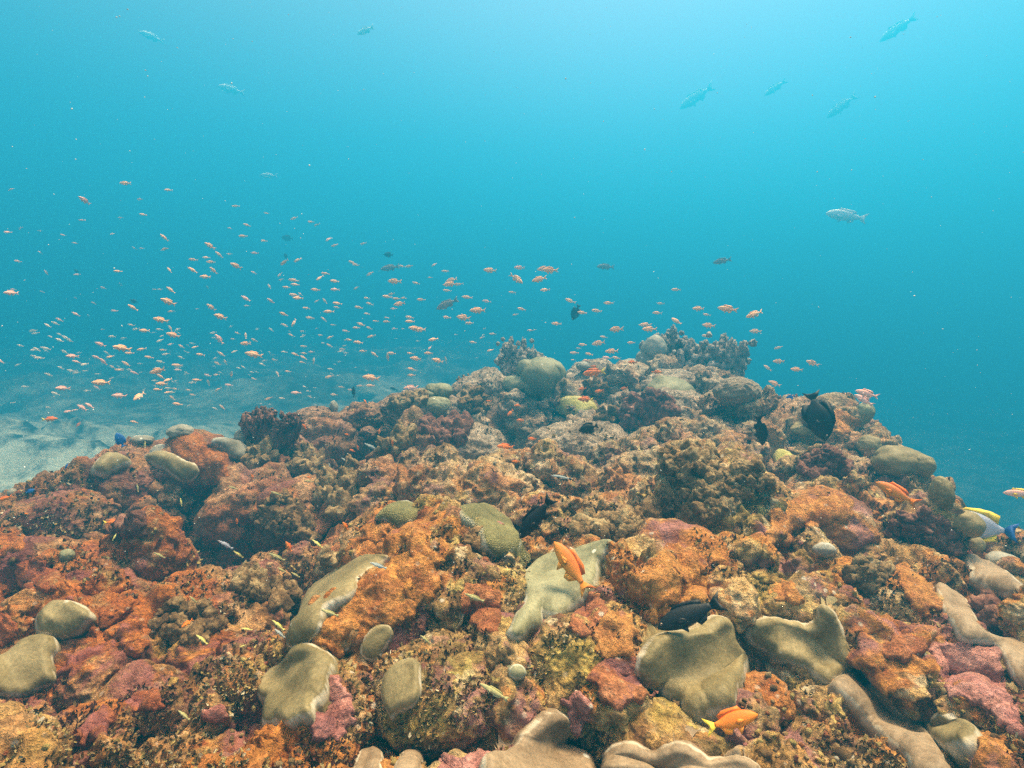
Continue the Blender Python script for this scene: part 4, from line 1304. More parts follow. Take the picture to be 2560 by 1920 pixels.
def fish_mesh(name, kind, body, fin, tailm=None, bend=0.0, nr=14, fold=1.0, split=False):
    sp = SPEC[kind]
    V, F, FM = [], [], []
    extra = []
    # dense sections by smooth interpolation
    xs = np.array([s[0] for s in sp['sec']])[::-1]; q = np.linspace(xs[0], xs[-1], 22)
    cols = [np.interp(q, xs, np.array([s[k] for s in sp['sec']])[::-1]) for k in (1, 2, 3)]
    for k in range(3):
        cc = cols[k]; cc[1:-1] = (cc[:-2] + 2 * cc[1:-1] + cc[2:]) / 4
    q, cols = q[::-1], [c_[::-1] for c_ in cols]
    yb = lambda x: bend * (x * x) * (1 if x < 0 else 0.25)
    n = len(q)
    for i in range(n):
        for j in range(nr):
            a = 2 * math.pi * j / nr
            cz_, cy = math.cos(a), math.sin(a)
            V.append((q[i], cy * cols[2][i] + yb(q[i]), cz_ * (cols[0][i] if cz_ > 0 else cols[1][i])))
    for i in range(n - 1):
        for j in range(nr):
            F.append((i * nr + j, i * nr + (j + 1) % nr, (i + 1) * nr + (j + 1) % nr, (i + 1) * nr + j)); FM.append(0)
    F.append(tuple(range(nr))[::-1]); FM.append(0)
    F.append(tuple((n - 1) * nr + j for j in range(nr))); FM.append(0)
    body_data = (V, F)

    def fin_poly(pts, mi, y0=0.0, ang=0.0, th=0.004, nm="fin"):
        V, F = body_data
        if split:
            V, F = [], []
        b = len(V)
        for s in (1, -1):
            for (x, z) in pts:
                yy = y0 + s * th
                if ang:
                    z0 = pts[0][1]
                    yy += math.copysign(abs(z - z0) * ang, y0)
                V.append((x, yy + yb(x), z))
        m_ = len(pts)
        F.append(tuple(range(b, b + m_))); FM.append(mi)
        F.append(tuple(range(b + 2 * m_ - 1, b + m_ - 1, -1))); FM.append(mi)
        for i in range(m_):
            j = (i + 1) % m_
            F.append((b + i, b + m_ + i, b + m_ + j, b + j)); FM.append(mi)
        if split:
            del FM[-(m_ + 2):]
            mesh_ = make_mesh(nm, V, F, [(body, fin, tailm or fin)[mi]])
            extra.append((nm, mesh_))
    fin_poly([(x, z * (1 if fold == 1 else .8)) for x, z in sp['tail']], 2, nm='tail_fin')
    fin_poly([(x, z) for x, z in sp['dorsal']], 1, nm='dorsal_fin')
    fin_poly(sp['anal'], 1, nm='anal_fin')
    w = max(cols[2])
    fin_poly(sp['pelvic'], 1, 0.25 * w, 0.15, .003, nm='pelvic_fin')
    fin_poly(sp['pelvic'], 1, -0.25 * w, 0.15, .003, nm='pelvic_fin')
    for s in (1, -1):   # pectoral fins
        fin_poly([(.24, -.02), (.13, .015), (.06, -.03), (.12, -.075)], 1, s * (w * 1.02), 0.35, .003, nm='pectoral_fin')
    me = make_mesh(name, V, F, [body, fin, tailm or fin], face_mat=FM)
    return (me, extra) if split else me


def eye_mesh(kind):
    sp = SPEC[kind]
    x0 = .415 if kind != 'tang' else .40
    z0 = 0.03 if kind != 'tang' else .055
    wv = np.interp(x0, [s[0] for s in sp['sec']][::-1], [s[3] for s in sp['sec']][::-1])
    r = {'anthias': .022, 'fry': .020, 'tang': .017, 'wrasse': .013, 'snapper': .020}[kind]
    V, F = ICO[2]
    P = np.concatenate([V * r * np.array([1, .45, 1]) + np.array([x0, 0, z0]), V * r * .6 * np.array([1, .6, 1]) + np.array([x0, r * .24, z0])])
    me = make_mesh("eye", P, np.concatenate([F, F + len(V)]), [F_EYER, F_EYE], face_mat=[0] * len(F) + [1] * len(F))
    return me, wv * .80


EYES = {k: eye_mesh(k) for k in SPEC}
_meshes = {}


def get_fish(kind, body, fin, tail=None, bend=0.0, split=False):
    key = (kind, body.name, fin.name, tail.name if tail else '', bend, split)
    if key not in _meshes:
        _meshes[key] = fish_mesh("fish", kind, body, fin, tail, bend, split=split)
    return _meshes[key]


def fish_matrix(X, Y, dist, L, ang, yaw=0.0, roll=0.0):
    d, r, u = frame_at(X, Y)
    a = math.radians(ang)
    ax = (r * math.cos(a) + u * math.sin(a)) * math.cos(yaw) + d * math.sin(yaw)
    side = d * math.cos(yaw) - (r * math.cos(a) + u * math.sin(a)) * math.sin(yaw)
    up = np.cross(ax, side)
    if up @ u < 0 and abs(math.cos(a)) > 0.05: up, side = -up, -side
    side = np.cross(up, ax)
    if roll:
        up, side = up * math.cos(roll) + side * math.sin(roll), side * math.cos(roll) - up * math.sin(roll)
    Mx = Matrix([[ax[i] * L, side[i] * L, up[i] * L, d[i] * dist] for i in range(3)] + [[0, 0, 0, 1]])
    return Mx


def place_fish(c, x, y, ln, ang, kind, body, fin, name, label, group=None, L=None, dist=None, tail=None, eyes=True, yaw=0.0, bend=0.0, roll=0.0, margin=0.95):
    X, Y = px(c, x, y)
    lp = ln * (K if c not in 'SV' else (1 if c == 'S' else 2560 / 2212))
    if dist is None:
        dist = (L or 0.08) * FPX / lp * math.cos(yaw)
    a = math.radians(ang)
    md = min(cast_dist(X, Y), cast_dist(X + math.cos(a) * lp * .4, Y - math.sin(a) * lp * .4), cast_dist(X - math.cos(a) * lp * .4, Y + math.sin(a) * lp * .4))
    dist = min(dist, md * margin)
    P1 = on_plane(X + math.cos(a) * lp / 2, Y - math.sin(a) * lp / 2, X, Y, dist)
    P2 = on_plane(X - math.cos(a) * lp / 2, Y + math.sin(a) * lp / 2, X, Y, dist)
    L = np.linalg.norm(P1 - P2) / max(.3, math.cos(yaw))
    _d, _r, _u = frame_at(X, Y)
    ang = math.degrees(math.atan2((P1 - P2) @ _u, (P1 - P2) @ _r))
    split = lp > 36 and eyes
    me = get_fish(kind, body, fin, tail, bend, split)
    fins = []
    if split:
        me, fins = me
    o = link(name, me)
    o.matrix_world = fish_matrix(X, Y, dist, L, ang, yaw, roll)
    tag(o, label, "fish", group)
    for nm, fm in fins:
        link(nm, fm, (0, 0, 0), o)
    if eyes:
        me, wv = EYES[kind]
        for s in (1, -1):
            e = link("eye", me, (0, s * wv, 0), o)
            e.scale = (1, s, 1)
            e.matrix_parent_inverse = Matrix()
    return o


A_F = [(770,143,60,178),(1035,185,45,175),(520,250,70,145),(70,180,30,200),(860,242,30,180),(1448,284,40,180),(880,336,38,170),(742,355,30,180),(1638,327,28,170),(1808,358,42,200),(1910,381,35,175),(1948,398,32,205),(505,370,35,180),(130,418,25,220),(48,444,48,178),(245,435,20,180),(388,462,35,165),(692,454,25,200),(1518,401,40,160),(1412,420,28,170),(1493,468,48,178),(1622,497,35,175),(2020,487,38,210),(2056,525,35,200),(1848,480,18,180),(1010,478,55,140),(1015,547,38,195),(825,542,25,150),(872,543,28,180),(462,511,28,180),(246,568,30,150),(1290,528,65,150),(1347,583,50,140),(1411,578,30,180),(1567,572,45,178),(1187,613,52,175),(1268,600,40,178),(1296,627,45,178),(1185,678,55,150),(1313,680,50,140),(1262,718,62,175),(1450,651,65,155),(1041,677,40,130),(1560,693,38,155),(1747,628,52,215),(1830,615,40,205),(110,622,45,170),(725,684,45,178),(284,693,38,130),(473,704,38,185),(1720,705,35,225),(1728,736,30,190),(1898,704,22,200),(1965,725,40,215),(2000,698,42,172),(1806,740,55,172),(1814,766,45,175),(1655,777,30,120),(1760,782,40,175),(2058,746,48,172),(1940,798,55,175),(2060,797,52,178),(1808,830,50,172),(1845,824,30,140),(1830,849,48,178),(635,786,28,160),(742,764,22,130),(1275,783,22,110),(955,796,25,180),(982,796,25,180),(1050,800,55,145),(82,796,40,178),(70,817,78,178),(262,812,22,150),(465,849,20,140),(1512,853,50,150),(1517,897,30,180),(1665,867,50,148),(1945,868,30,210),(1997,868,35,130),(2073,882,50,172),(2070,906,35,175),(1035,872,78,158),(1297,905,60,145),(817,908,58,150),(703,927,42,175),(1212,915,22,180),(1050,931,40,185),(575,880,28,150),(467,948,45,155),(543,958,20,120),(365,982,48,155),(1355,963,68,162),(1743,947,52,158),(1883,911,38,172),(2022,932,55,180),(1906,971,42,172),(1990,980,42,140),(1806,1000,40,240),(1748,1016,38,150),(988,983,85,168),(808,1014,38,172),(1420,1024,25,200),(2048,1014,32,175),(888,1049,62,178),(1047,1036,38,120),(1087,1049,28,200),(1065,1076,75,165),(1460,1065,32,160),(1510,1080,36,95),(1347,1102,60,130),(1313,1093,28,180),(1860,1053,30,178),(1866,1077,25,180),(1790,1077,36,155),(1970,1077,32,178),(2028,1090,40,205),(1432,1101,32,175),(1562,1107,40,155),(1508,1128,60,180),(1048,1132,30,200),(617,1133,62,160),(750,1156,90,170),(870,1163,48,190),(1000,1168,38,175),(1115,1146,38,150),(1198,1150,36,195),(1862,1145,34,172),(2024,1140,38,150),(795,1187,52,180),(915,1212,50,170),(445,1206,75,178),(678,1209,45,195),(595,1214,55,160),(635,1240,50,140),(1232,1196,42,170),(1360,1193,42,150),(1560,1196,85,170),(1686,1228,32,170),(1815,1196,42,160),(1870,1188,32,175),(1865,1215,42,150),(1858,1244,34,165),(1928,1235,38,85),(1913,1180,34,178),(470,1240,48,165),(775,1253,45,150),(1335,1250,38,155),(1385,1243,36,120),(2056,1257,25,160),(690,1272,32,150),(732,1290,52,178),(1090,1262,52,175),(1093,1290,40,178),(825,1308,42,160),(865,1305,20,200),(968,1296,85,195),(988,1332,52,150),(522,1296,25,180),(1275,1323,40,165),(1330,1320,34,180),(1423,1320,34,85),(1705,1315,34,120),(1770,1300,38,175),(1533,1322,22,150),(1560,1345,32,160),(1032,1352,48,200),(1080,1358,25,210),(620,1368,88,180),(595,1400,40,150),(1210,1352,48,178),(1280,1368,34,110),(1408,1384,44,172),(995,1376,62,178),(1342,1408,36,210),(2025,1332,50,195),(385,1403,70,178),(1033,1428,45,190),(968,1411,45,178),(1077,1407,34,170),(1160,1414,36,175),(1184,1443,40,170),(733,1449,82,178),(855,1452,68,215),(883,1413,28,240),(1058,1462,36,145),(1090,1500,48,172),(1165,1508,28,200),(1820,1431,50,180),(1905,1456,30,150),(2054,1443,38,178),(1650,1466,40,200),(1365,1520,42,140),(505,1523,65,150),(550,1510,50,150),(420,1545,45,190),(465,1536,40,185),(1936,1504,25,160),(1970,1500,20,180),(1298,1587,20,180),(1415,1610,25,120),(825,1610,40,170),(0,1235,50,150)]
B_F = [(143,268,36,195),(75,385,42,160),(98,399,36,170),(185,453,42,210),(140,413,18,180),(380,407,34,175),(425,407,42,190),(580,398,30,210),(648,438,42,178),(922,433,62,175),(1103,416,60,178),(1250,422,65,190),(1290,431,80,178),(335,500,70,178),(553,477,32,178),(468,512,38,165),(685,493,62,195),(660,523,45,180),(680,517,60,178),(732,518,40,190),(1083,484,75,325),(1225,487,70,195),(1060,568,42,172),(1260,553,48,185),(658,557,45,172),(290,595,48,172),(347,607,45,178),(317,577,36,195),(393,603,34,178),(365,638,62,190),(330,668,35,180),(782,598,52,175),(902,623,46,172),(497,613,42,178),(100,541,38,215),(165,604,36,165),(183,639,44,160),(165,700,32,172),(115,660,42,172),(847,679,80,180),(1117,671,44,165),(1078,705,30,190),(760,723,70,172),(795,757,48,180),(658,722,40,172),(428,722,48,170),(430,747,46,178),(287,724,34,172),(288,748,38,178),(220,745,32,175),(130,765,44,160),(100,785,38,178),(180,788,34,160),(460,790,70,172),(490,797,65,180),(335,792,30,180),(388,792,28,178),(35,806,34,170),(193,838,44,195),(575,857,48,190),(712,829,25,180),(938,824,40,175),(890,790,28,200),(880,830,25,220),(873,846,30,200),(818,875,38,170),(1170,802,36,178),(1198,798,28,185),(1330,760,50,178),(1245,740,16,180),(1415,620,58,160),(1490,693,55,172),(1578,681,52,172),(1650,633,52,180),(1970,636,42,178),(1950,694,56,178),(2065,551,52,178),(2067,745,55,150),(1698,795,70,185),(1877,768,68,180),(1902,794,76,180),(1620,843,38,172),(1588,880,68,190),(1790,877,45,180),(1493,889,40,178),(1466,912,30,180),(1440,940,45,178),(1530,947,40,170),(1670,930,66,182),(1640,970,52,175),(1697,970,42,170),(1432,983,30,175),(1512,985,34,178),(114,876,50,172),(57,860,36,172),(13,917,30,178),(478,867,28,175),(345,852,20,180),(552,910,30,230),(462,912,24,170),(433,943,36,172),(545,942,46,178),(632,928,24,175),(728,937,20,180),(318,943,52,175),(293,965,40,100),(212,950,46,145),(140,929,38,180),(925,924,40,195),(972,995,38,175),(840,972,24,180),(600,987,62,165),(650,985,38,100),(465,975,62,172),(97,1030,25,175),(162,1048,28,175),(190,1093,82,172),(440,1040,46,165),(440,1077,46,180),(607,1026,28,175),(187,1141,42,178),(125,1143,34,180),(65,1167,32,175),(10,1150,30,175),(435,1155,75,185)]
C_F = [(213,176,62,178),(393,179,98,172),(557,210,85,200),(263,214,40,172),(275,280,76,175),(264,345,58,172),(563,316,60,178),(703,416,50,195),(705,500,66,180),(637,541,55,145),(815,550,68,175),(912,511,72,160),(680,637,62,158),(1250,700,125,165),(1228,738,110,150)]
school = [('A',) + f for f in A_F] + [('B',) + f for f in B_F] + [('C',) + f for f in C_F]
school.sort(key=lambda f: -f[3])
fr = random.Random(5)
small_parts = []


def school_label(X, Y, ln, ang):
    size = "larger" if ln > 62 else ("small" if ln > 38 else "tiny")
    if math.cos(math.radians(ang)) > 0.2: face = "heading right"
    elif 165 <= ang <= 187: face = "swimming level"
    elif ang < 115: face = "pointing steeply upward"
    elif ang < 165: face = "with nose up"
    else: face = "with nose down"
    if X < 850:
        where = ("in blue water high at left" if Y < 640 else
                 "in open water left of the peak" if Y < 790 else
                 "above the hazy bottom at left" if Y < 900 else
                 "over the sand beside the left crest")
    elif X < 1290:
        where = ("in open water above the peak's left side" if Y < 720 else
                 "beside the left branching coral" if Y < 840 else
                 "low over the bottom left of the peak")
    elif X < 1700:
        where = ("above the gap between the branching corals" if Y < 800 else
                 "close over the crest between branching corals")
    else:
        where = ("above the right branching coral" if Y < 840 and X < 1830 else
                 "in open water right of the peak" if X < 2080 else
                 "beside the right end of the crest")
    return f"{size} pale orange fish {face} {where}"


labels = {}
for i, (c, x, y, ln, ang) in enumerate(school):
    X, Y = px(c, x, y)
    Lr = fr.uniform(.066, .086)
    yaw = fr.uniform(-.45, .45)
    bend = fr.choice((-.5, -.25, 0.0, .25, .5))
    body = F_PINK if X < 250 or fr.random() < .12 else F_ANTH
    if i < 295:
        o = place_fish(c, x, y, ln * fr.uniform(1.12, 1.38), ang, 'fry' if ln < 60 else 'anthias', body, body, "small_orange_fish", school_label(X, Y, ln, ang), "school of small orange fish above the reef", L=Lr, yaw=yaw, bend=bend, eyes=ln > 75)
    else:
        d_ = min(Lr * FPX / (ln * K), cast_dist(X, Y) * .9)
        small_parts.append(fish_matrix(X, Y, d_, ln * K * d_ / FPX, ang, yaw))
for i in range(110):
    X, Y = px('A', fr.uniform(60, 2150) ** 1.0, fr.triangular(930, 1540, 1200))
    ln = fr.uniform(20, 40) * K
    ang = fr.choice((172, 178, 160, 150, 190, 205, 140))
    d_ = min(fr.uniform(.065, .085) * FPX / ln, cast_dist(X, Y) * .9)
    if d_ > 2.6:
        small_parts.append(fish_matrix(X, Y, d_, ln * d_ / FPX, ang, fr.uniform(-.6, .6)))
if small_parts:
    me0 = get_fish('fry', F_ANTH, F_ANTH)
    V0 = np.array([v.co[:] + (1,) if False else (*v.co, 1) for v in me0.vertices])
    Vs, Fs, k = [], [], 0
    for M_ in small_parts:
        Vs.append((V0 @ np.array(M_).T)[:, :3])
        Fs += [tuple(i + k for i in p.vertices) for p in me0.polygons]; k += len(V0)
    o = link("distant_school", make_mesh("distant_school", np.concatenate(Vs), Fs, F_ANTH))
    tag(o, "farthest specks of the pale orange fish school", "fish school", kind="stuff")

# orange fish near the reef
NEAR = [
    ('B', 1797, 997, 62, 178, "orange fish in front of the tall pale hump"),
    ('B', 1560, 1060, 145, 188, "plump orange fish with a yellow tail over the crest between the branching corals"),
    ('B', 1563, 1024, 50, 180, "small orange fish just above the plump yellow-tailed one"),
    ('B', 1945, 1058, 66, 0, "orange fish facing right at the foot of the right branching coral"),
    ('B', 2085, 887, 52, 178, "orange fish against the top of the right branching coral"),
    ('B', 1490, 1160, 55, 190, "dim orange fish beside the right edge of the lobed green coral"),
    ('B', 1593, 1175, 60, 185, "orange fish below and right of the lobed green coral"),
    ('B', 1508, 1225, 100, 178, "orange fish hovering over the flat yellow shelf coral"),
    ('B', 1745, 1158, 50, 190, "faint orange fish left of the smooth half-round dome"),
    ('B', 1092, 1263, 44, 178, "highest orange fish inside the dark central crevice"),
    ('B', 1046, 1309, 55, 225, "orange fish diving steeply in the dark central crevice"),
    ('B', 1107, 1354, 52, 178, "level orange fish in the middle of the dark crevice"),
    ('B', 1180, 1467, 54, 175, "orange fish low in the dark crevice, upper of two"),
    ('B', 1017, 1517, 108, 175, "bright orange fish at the left lip of the dark crevice"),
    ('B', 1080, 1608, 52, 178, "orange fish at the very foot of the dark crevice"),
    ('B', 915, 1235, 34, 180, "dim orange fish over the brown-grey rock left of the lobed coral"),
    ('B', 155, 1240, 34, 120, "orange fish by the green-grey knob at the left end of the shoulder"),
    ('B', 540, 1325, 32, 175, "orange fish over the pale rock below the two green domes"),
    ('B', 240, 1423, 36, 80, "orange fish rising nose-up in the shaded slope left of the maroon clump"),
    ('B', 43, 1442, 36, 160, "orange fish beside the tan column on the left slope"),
    ('B', 75, 1540, 38, 160, "orange fish in the shade, the left of a close pair"),
    ('B', 108, 1520, 32, 110, "orange fish in the shade, the right of a close pair"),
    ('B', 320, 1492, 36, 95, "orange fish upright above the grey-tan boulder"),
    ('H', 30, 850, 100, 200, "orange fish cut by the left edge over the maroon rock"),
    ('H', 690, 997, 118, 3, "bright orange fish facing right on the left slope"),
    ('H', 1455, 990, 36, 90, "round looking small orange fish in the shaded left hollow"),
    ('H', 2123, 1022, 62, 125, "orange fish swimming up just left of the middle boulder"),
    ('H', 1775, 1150, 78, 120, "orange fish swimming up over the brown hollow at left"),
    ('H', 1870, 410, 46, 130, "orange fish in front of the pale tan crest rock at left"),
    ('H', 1680, 365, 28, 100, "tiny orange fish in front of the low maroon branching coral"),
    ('H', 1975, 690, 46, 150, "orange fish among the tan knobs below the shoulder"),
    ('H', 1900, 722, 34, 170, "orange fish beside a pale wrasse over the tan knobs"),
    ('H', 1550, 720, 38, 100, "thin orange fish upright at the edge of the orange mound"),
    ('H', 163, 945, 30, 180, "tiny orange fish over the long maroon rock at left"),
    ('D', 1150, 770, 90, 215, "orange fish diving over the speckled lower left rock"),
    ('A', 305, 1592, 105, 4, "red-orange fish facing right over the sand at far left"),
    ('A', 483, 1625, 46, 230, "orange fish diving over the sand at far left"),
    ('C', 95, 392, 55, 182, "orange fish below the top of the right peak"),
]
for c, x, y, ln, ang, lb in NEAR:
    yt = "yellow" in lb or c == 'A' and ln > 90 or ln == 118
    place_fish(c, x, y, ln, ang, 'anthias', F_ORNG, F_ORNG, "orange_fish", lb, "bright orange fish close to the reef", L=fr.uniform(.07, .085) if ln < 90 else .11,
               tail=F_YELL if yt else None, yaw=fr.uniform(-.3, .3), bend=fr.choice((-.25, 0.0, .25)), margin=.90)
place_fish('E', 2035, 425, 385, 124, 'anthias', F_DEEP, F_DEEP, "orange_fish", "large orange-brown fish with yellow flank in front of the centre coral", "bright orange fish close to the reef", L=.12, bend=.25, yaw=.15)
place_fish('F', 1050, 1372, 340, 14, 'anthias', F_ORNG, F_ORNG, "orange_fish", "large orange fish with yellow tail facing right near the bottom edge", "bright orange fish close to the reef", L=.105, tail=F_YELL, bend=-.25, yaw=.1)
place_fish('C', 1430, 1310, 300, 152, 'anthias', F_DEEP, F_ORNG, "orange_fish", "broad orange fish with yellow side below the biggest olive dome", "bright orange fish close to the reef", L=.13, yaw=.2, margin=.84)
place_fish('C', 2190, 1312, 220, 178, 'anthias', F_PINK, F_YELL, "pink_fish", "pink-red fish with a yellow back cut by the right edge", L=.11)

# wrasses and damsels
WR = [
    ('H', 845, 785, 52, 100, F_OLIV, "olive fish standing upright over the maroon mound at left"),
    ('H', 890, 520, 42, 85, F_YWRA, "yellowish fish upright on the left crest"),
    ('H', 1112, 875, 52, 100, F_YWRA, "yellow and blue fish in the shade below the pitted coral"),
    ('H', 1385, 1135, 105, 150, F_BPAL, "blue-grey slender fish in the shaded left hollow"),
    ('H', 1465, 1195, 74, 145, F_YWRA, "yellow slender fish just below the blue-grey one"),
    ('H', 1950, 1130, 84, 140, F_YWRA, "yellow-olive slender fish left of the middle boulder"),
    ('H', 980, 1200, 78, 155, F_OLIV, "olive fish over the brown slope at left"),
    ('H', 1700, 1210, 112, 155, F_OLIV, "long olive fish above the dark hole at left"),
    ('H', 1430, 785, 62, 160, F_OLIV, "olive fish beside the right foot of the orange mound"),
    ('H', 1695, 820, 72, 160, F_OLIV, "olive fish in front of the tan knob forest"),
    ('H', 1895, 745, 62, 175, F_OLIV, "pale olive fish over the tan knobs"),
    ('H', 2128, 617, 56, 160, F_SILV, "pale silvery fish in the shade by the tan column"),
    ('H', 2025, 648, 34, 110, F_SILV, "tiny silvery fish upright by the tan column"),
    ('H', 703, 1088, 50, 60, F_YWRA, "yellow fish nose up over the left slope"),
    ('H', 1730, 1290, 62, 150, F_OLIV, "olive fish, left of two, over the brown lumps by the hole"),
    ('H', 1815, 1320, 62, 150, F_OLIV, "olive fish, right of two, over the brown lumps by the hole"),
    ('E', 235, 782, 98, 140, F_YWRA, "yellow slender fish in front of the dark hole"),
    ('E', 245, 832, 84, 140, F_SILV, "grey slender fish below the yellow one at the dark hole"),
    ('E', 550, 705, 115, 160, F_OLIV, "grey-olive fish resting over the curved olive strip"),
    ('E', 850, 415, 112, 160, F_SILV, "pale grey fish at the top of the curved olive strip"),
    ('E', 1440, 612, 130, 158, F_OLIV, "grey-green fish over the orange-pink crust left of centre"),
    ('E', 1140, 870, 84, 140, F_OLIV, "dim olive fish over the yellow turf slope"),
    ('E', 1560, 1190, 200, 150, F_OLIV, "long olive fish skimming the turf at the front"),
    ('E', 40, 806, 72, 170, F_YWRA, "small yellow fish left of the dark hole"),
    ('D', 1240, 870, 92, 140, F_YWRA, "yellow-grey slender fish over the lower left rock"),
    ('D', 1490, 910, 44, 200, F_YWRA, "tiny yellow fish at the lower left"),
    ('D', 1185, 622, 62, 140, F_OLIV, "olive fish over the top of the speckled rock"),
    ('D', 1130, 1335, 92, 140, F_OLIV, "faint olive fish beside the small round pink crust"),
    ('B', 190, 1515, 90, 155, F_SILV, "pale greenish fish on the shaded slope under the shoulder"),
    ('B', 38, 1600, 70, 155, F_SILV, "pale greenish fish near the left edge of the tan column"),
]
for c, x, y, ln, ang, mt, lb in WR:
    place_fish(c, x, y, ln, ang, 'wrasse', mt, mt, "slender_fish", lb, "small slender fish over the reef", L=.075, yaw=fr.uniform(-.2, .2), bend=fr.choice((-.25, 0.0, .25)), margin=.94)

# dark fish
place_fish('C', 945, 835, 320, -74, 'tang', F_BLAC, F_BLAC, "black_fish", "largest black fish diving nose down over the right crest", "black fish", L=.20, bend=.25, roll=0.0, margin=.76)
place_fish('C', 592, 922, 195, -82, 'snapper', F_BLAC, F_BLAC, "black_fish", "slim black fish nose down left of the largest black one", "black fish", L=.12, yaw=.5, margin=.84)
place_fish('E', 1820, 120, 330, 232, 'snapper', F_BLAC, F_BLAC, "black_fish", "black fish diving left beside the drooping green ridged coral", "black fish", L=.15, yaw=.2, margin=.72)
place_fish('F', 800, 718, 440, 203, 'snapper', F_BLAC, F_BLAC, "black_fish", "long black fish lying over the shield shaped coral at the front", "black fish", L=.14, yaw=.1, margin=.93)
place_fish('B', 1450, 690, 105, 248, 'tang', F_BLAC, F_BLAC, "black_fish", "dark fish diving in open water between the branching corals", "black fish", L=.13)
place_fish('B', 1527, 1402, 125, 197, 'tang', F_BLAC, F_BLAC, "black_fish", "dark oval fish against the tan boulder right of the crevice", "black fish", L=.11, margin=.80)
place_fish('B', 85, 1180, 70, 95, 'snapper', F_BLAC, F_BLAC, "black_fish", "small black fish nose up at the left end of the shoulder", "black fish", L=.08)
place_fish('B', 330, 1160, 50, 160, 'snapper', F_BLAC, F_BLAC, "black_fish", "small dark fish behind the pale rock of the left shoulder", "black fish", L=.08)
place_fish('B', 297, 337, 60, 175, 'tang', F_BLAC, F_BLAC, "black_fish", "faint dark fish in open water above the grey fish", "black fish", dist=6.5)
place_fish('A', 1765, 480, 75, 175, 'tang', F_BLAC, F_BLAC, "black_fish", "very faint dark fish high in the open water left of centre", "black fish", dist=10)
place_fish('A', 1755, 590, 40, 120, 'tang', F_BLAC, F_BLAC, "black_fish", "faint dark fish just below the very faint high one", "black fish", dist=8)
place_fish('A', 822, 868, 55, 160, 'tang', F_BLAC, F_BLAC, "black_fish", "faint dark fish behind the school over the left slope", "black fish", dist=7)
place_fish('A', 470, 683, 40, 150, 'tang', F_BLAC, F_BLAC, "black_fish", "faint dark fish in the blue water at far left", "black fish", dist=8)
place_fish('H', 738, 492, 100, 118, 'tang', F_BLUE, F_BLUE, "blue_fish", "dark blue fish rising behind the left crest", L=.11, margin=.98)
place_fish('H', 185, 805, 62, 20, 'tang', F_BLUE, F_BLUE, "blue_fish", "dark blue oval fish over the sand at the left edge", L=.10)
place_fish('H', 408, 652, 46, 240, 'wrasse', F_BLUE, F_BLUE, "blue_fish", "small blue slender fish over the bright sand at left", L=.07)
place_fish('C', 775, 722, 66, 200, 'tang', F_BLUE, F_BLUE, "blue_fish", "dark teal fish in front of the maroon branching coral on the crest", L=.10, margin=.97)
place_fish('V', 1213, 1031, 46, 170, 'wrasse', F_SILV, F_BLAC, "slender_fish", "black and white small fish in the middle above the tan nodules", "small slender fish over the reef", L=.06)

# greyish mid-water fish
place_fish('B', 660, 640, 150, 205, 'snapper', F_GREY, F_GREY, "grey_fish", "brownish grey fish with a forked tail in mid water left of the peak", L=.19)
place_fish('B', 308, 417, 120, 190, 'snapper', F_GREY, F_GREY, "grey_fish", "mauve grey fish heading left above the school", L=.20)
place_fish('B', 1632, 411, 112, 178, 'snapper', F_GREY, F_GREY, "grey_fish", "purplish grey fish in open water above the right peak", L=.19)
place_fish('V', 1560, 564, 42, 192, 'snapper', F_GREY, F_GREY, "grey_fish", "small grey-pink fish right of the purplish one in open water", L=.16)
BIGF = [(1828, 467, 92, 172, F_PALE, 7.5, "pale whitish fish in open water at right"),
        (328, 80, 60, 158, F_HAZY, 8.6, "hazy large fish in the upper left corner"),
        (500, 194, 62, 165, F_HAZY, 8.6, "hazy large fish heading left below the upper left one"),
        (790, 66, 40, 205, F_PALE, 8, "hazy pale fish near the top edge left of centre"),
        (1818, 230, 84, 218, F_HAZY, 8.6, "hazy large fish diving left at upper right"),
        (1505, 210, 90, 215, F_HAZY, 9.0, "very faint large fish at the top right of centre"),
        (1940, 62, 100, 215, F_HAZY, 7.8, "very faint long fish near the top right corner"),
        (1675, 190, 60, 215, F_HAZY, 9.0, "very faint fish between the two upper right ones"),
        (580, 380, 40, 180, F_HAZY, 8.6, "faint fish in the blue water above the school")]
BIGF = [(x, y, ln, ang, mt, (min(5.0 / max(.05, float(ray(*px('V', x, y))[2]) / float(np.linalg.norm(ray(*px('V', x, y))))), 14.5) if mt is F_HAZY else ds), lb) for x, y, ln, ang, mt, ds, lb in BIGF]
for x, y, ln, ang, mt, ds, lb in BIGF:
    place_fish('V', x, y, ln, ang, 'snapper', mt, mt, "large_fish", lb, "large hazy fish in the distance", dist=ds, eyes=False)

# surgeonfish half hidden behind the olive dome
X, Y = px('C', 1925, 1505)
place_fish('C', 1925, 1512, 500, 170, 'tang', F_BPAL, F_YELL, "surgeonfish", "powder blue surgeonfish with yellow back fin behind the olive dome at right", dist=cast_dist(*px('C', 1800, 1500), 1.5) + .16, tail=F_BLUE, yaw=.1, margin=2)

# ------------------------------------------------------------------ turf tufts and coral crumbs covering the rock
ROCKT = TREES[:2] + TREES[3:]


def rock_hit(X, Y):
    d = Vector(ray(X, Y)).normalized()
    best = None
    for t in ROCKT:
        h = t.ray_cast(Vector((0, 0, 0)), d)
        if h[0] is not None and (best is None or h[3] < best[3]):
            best = h
    return best


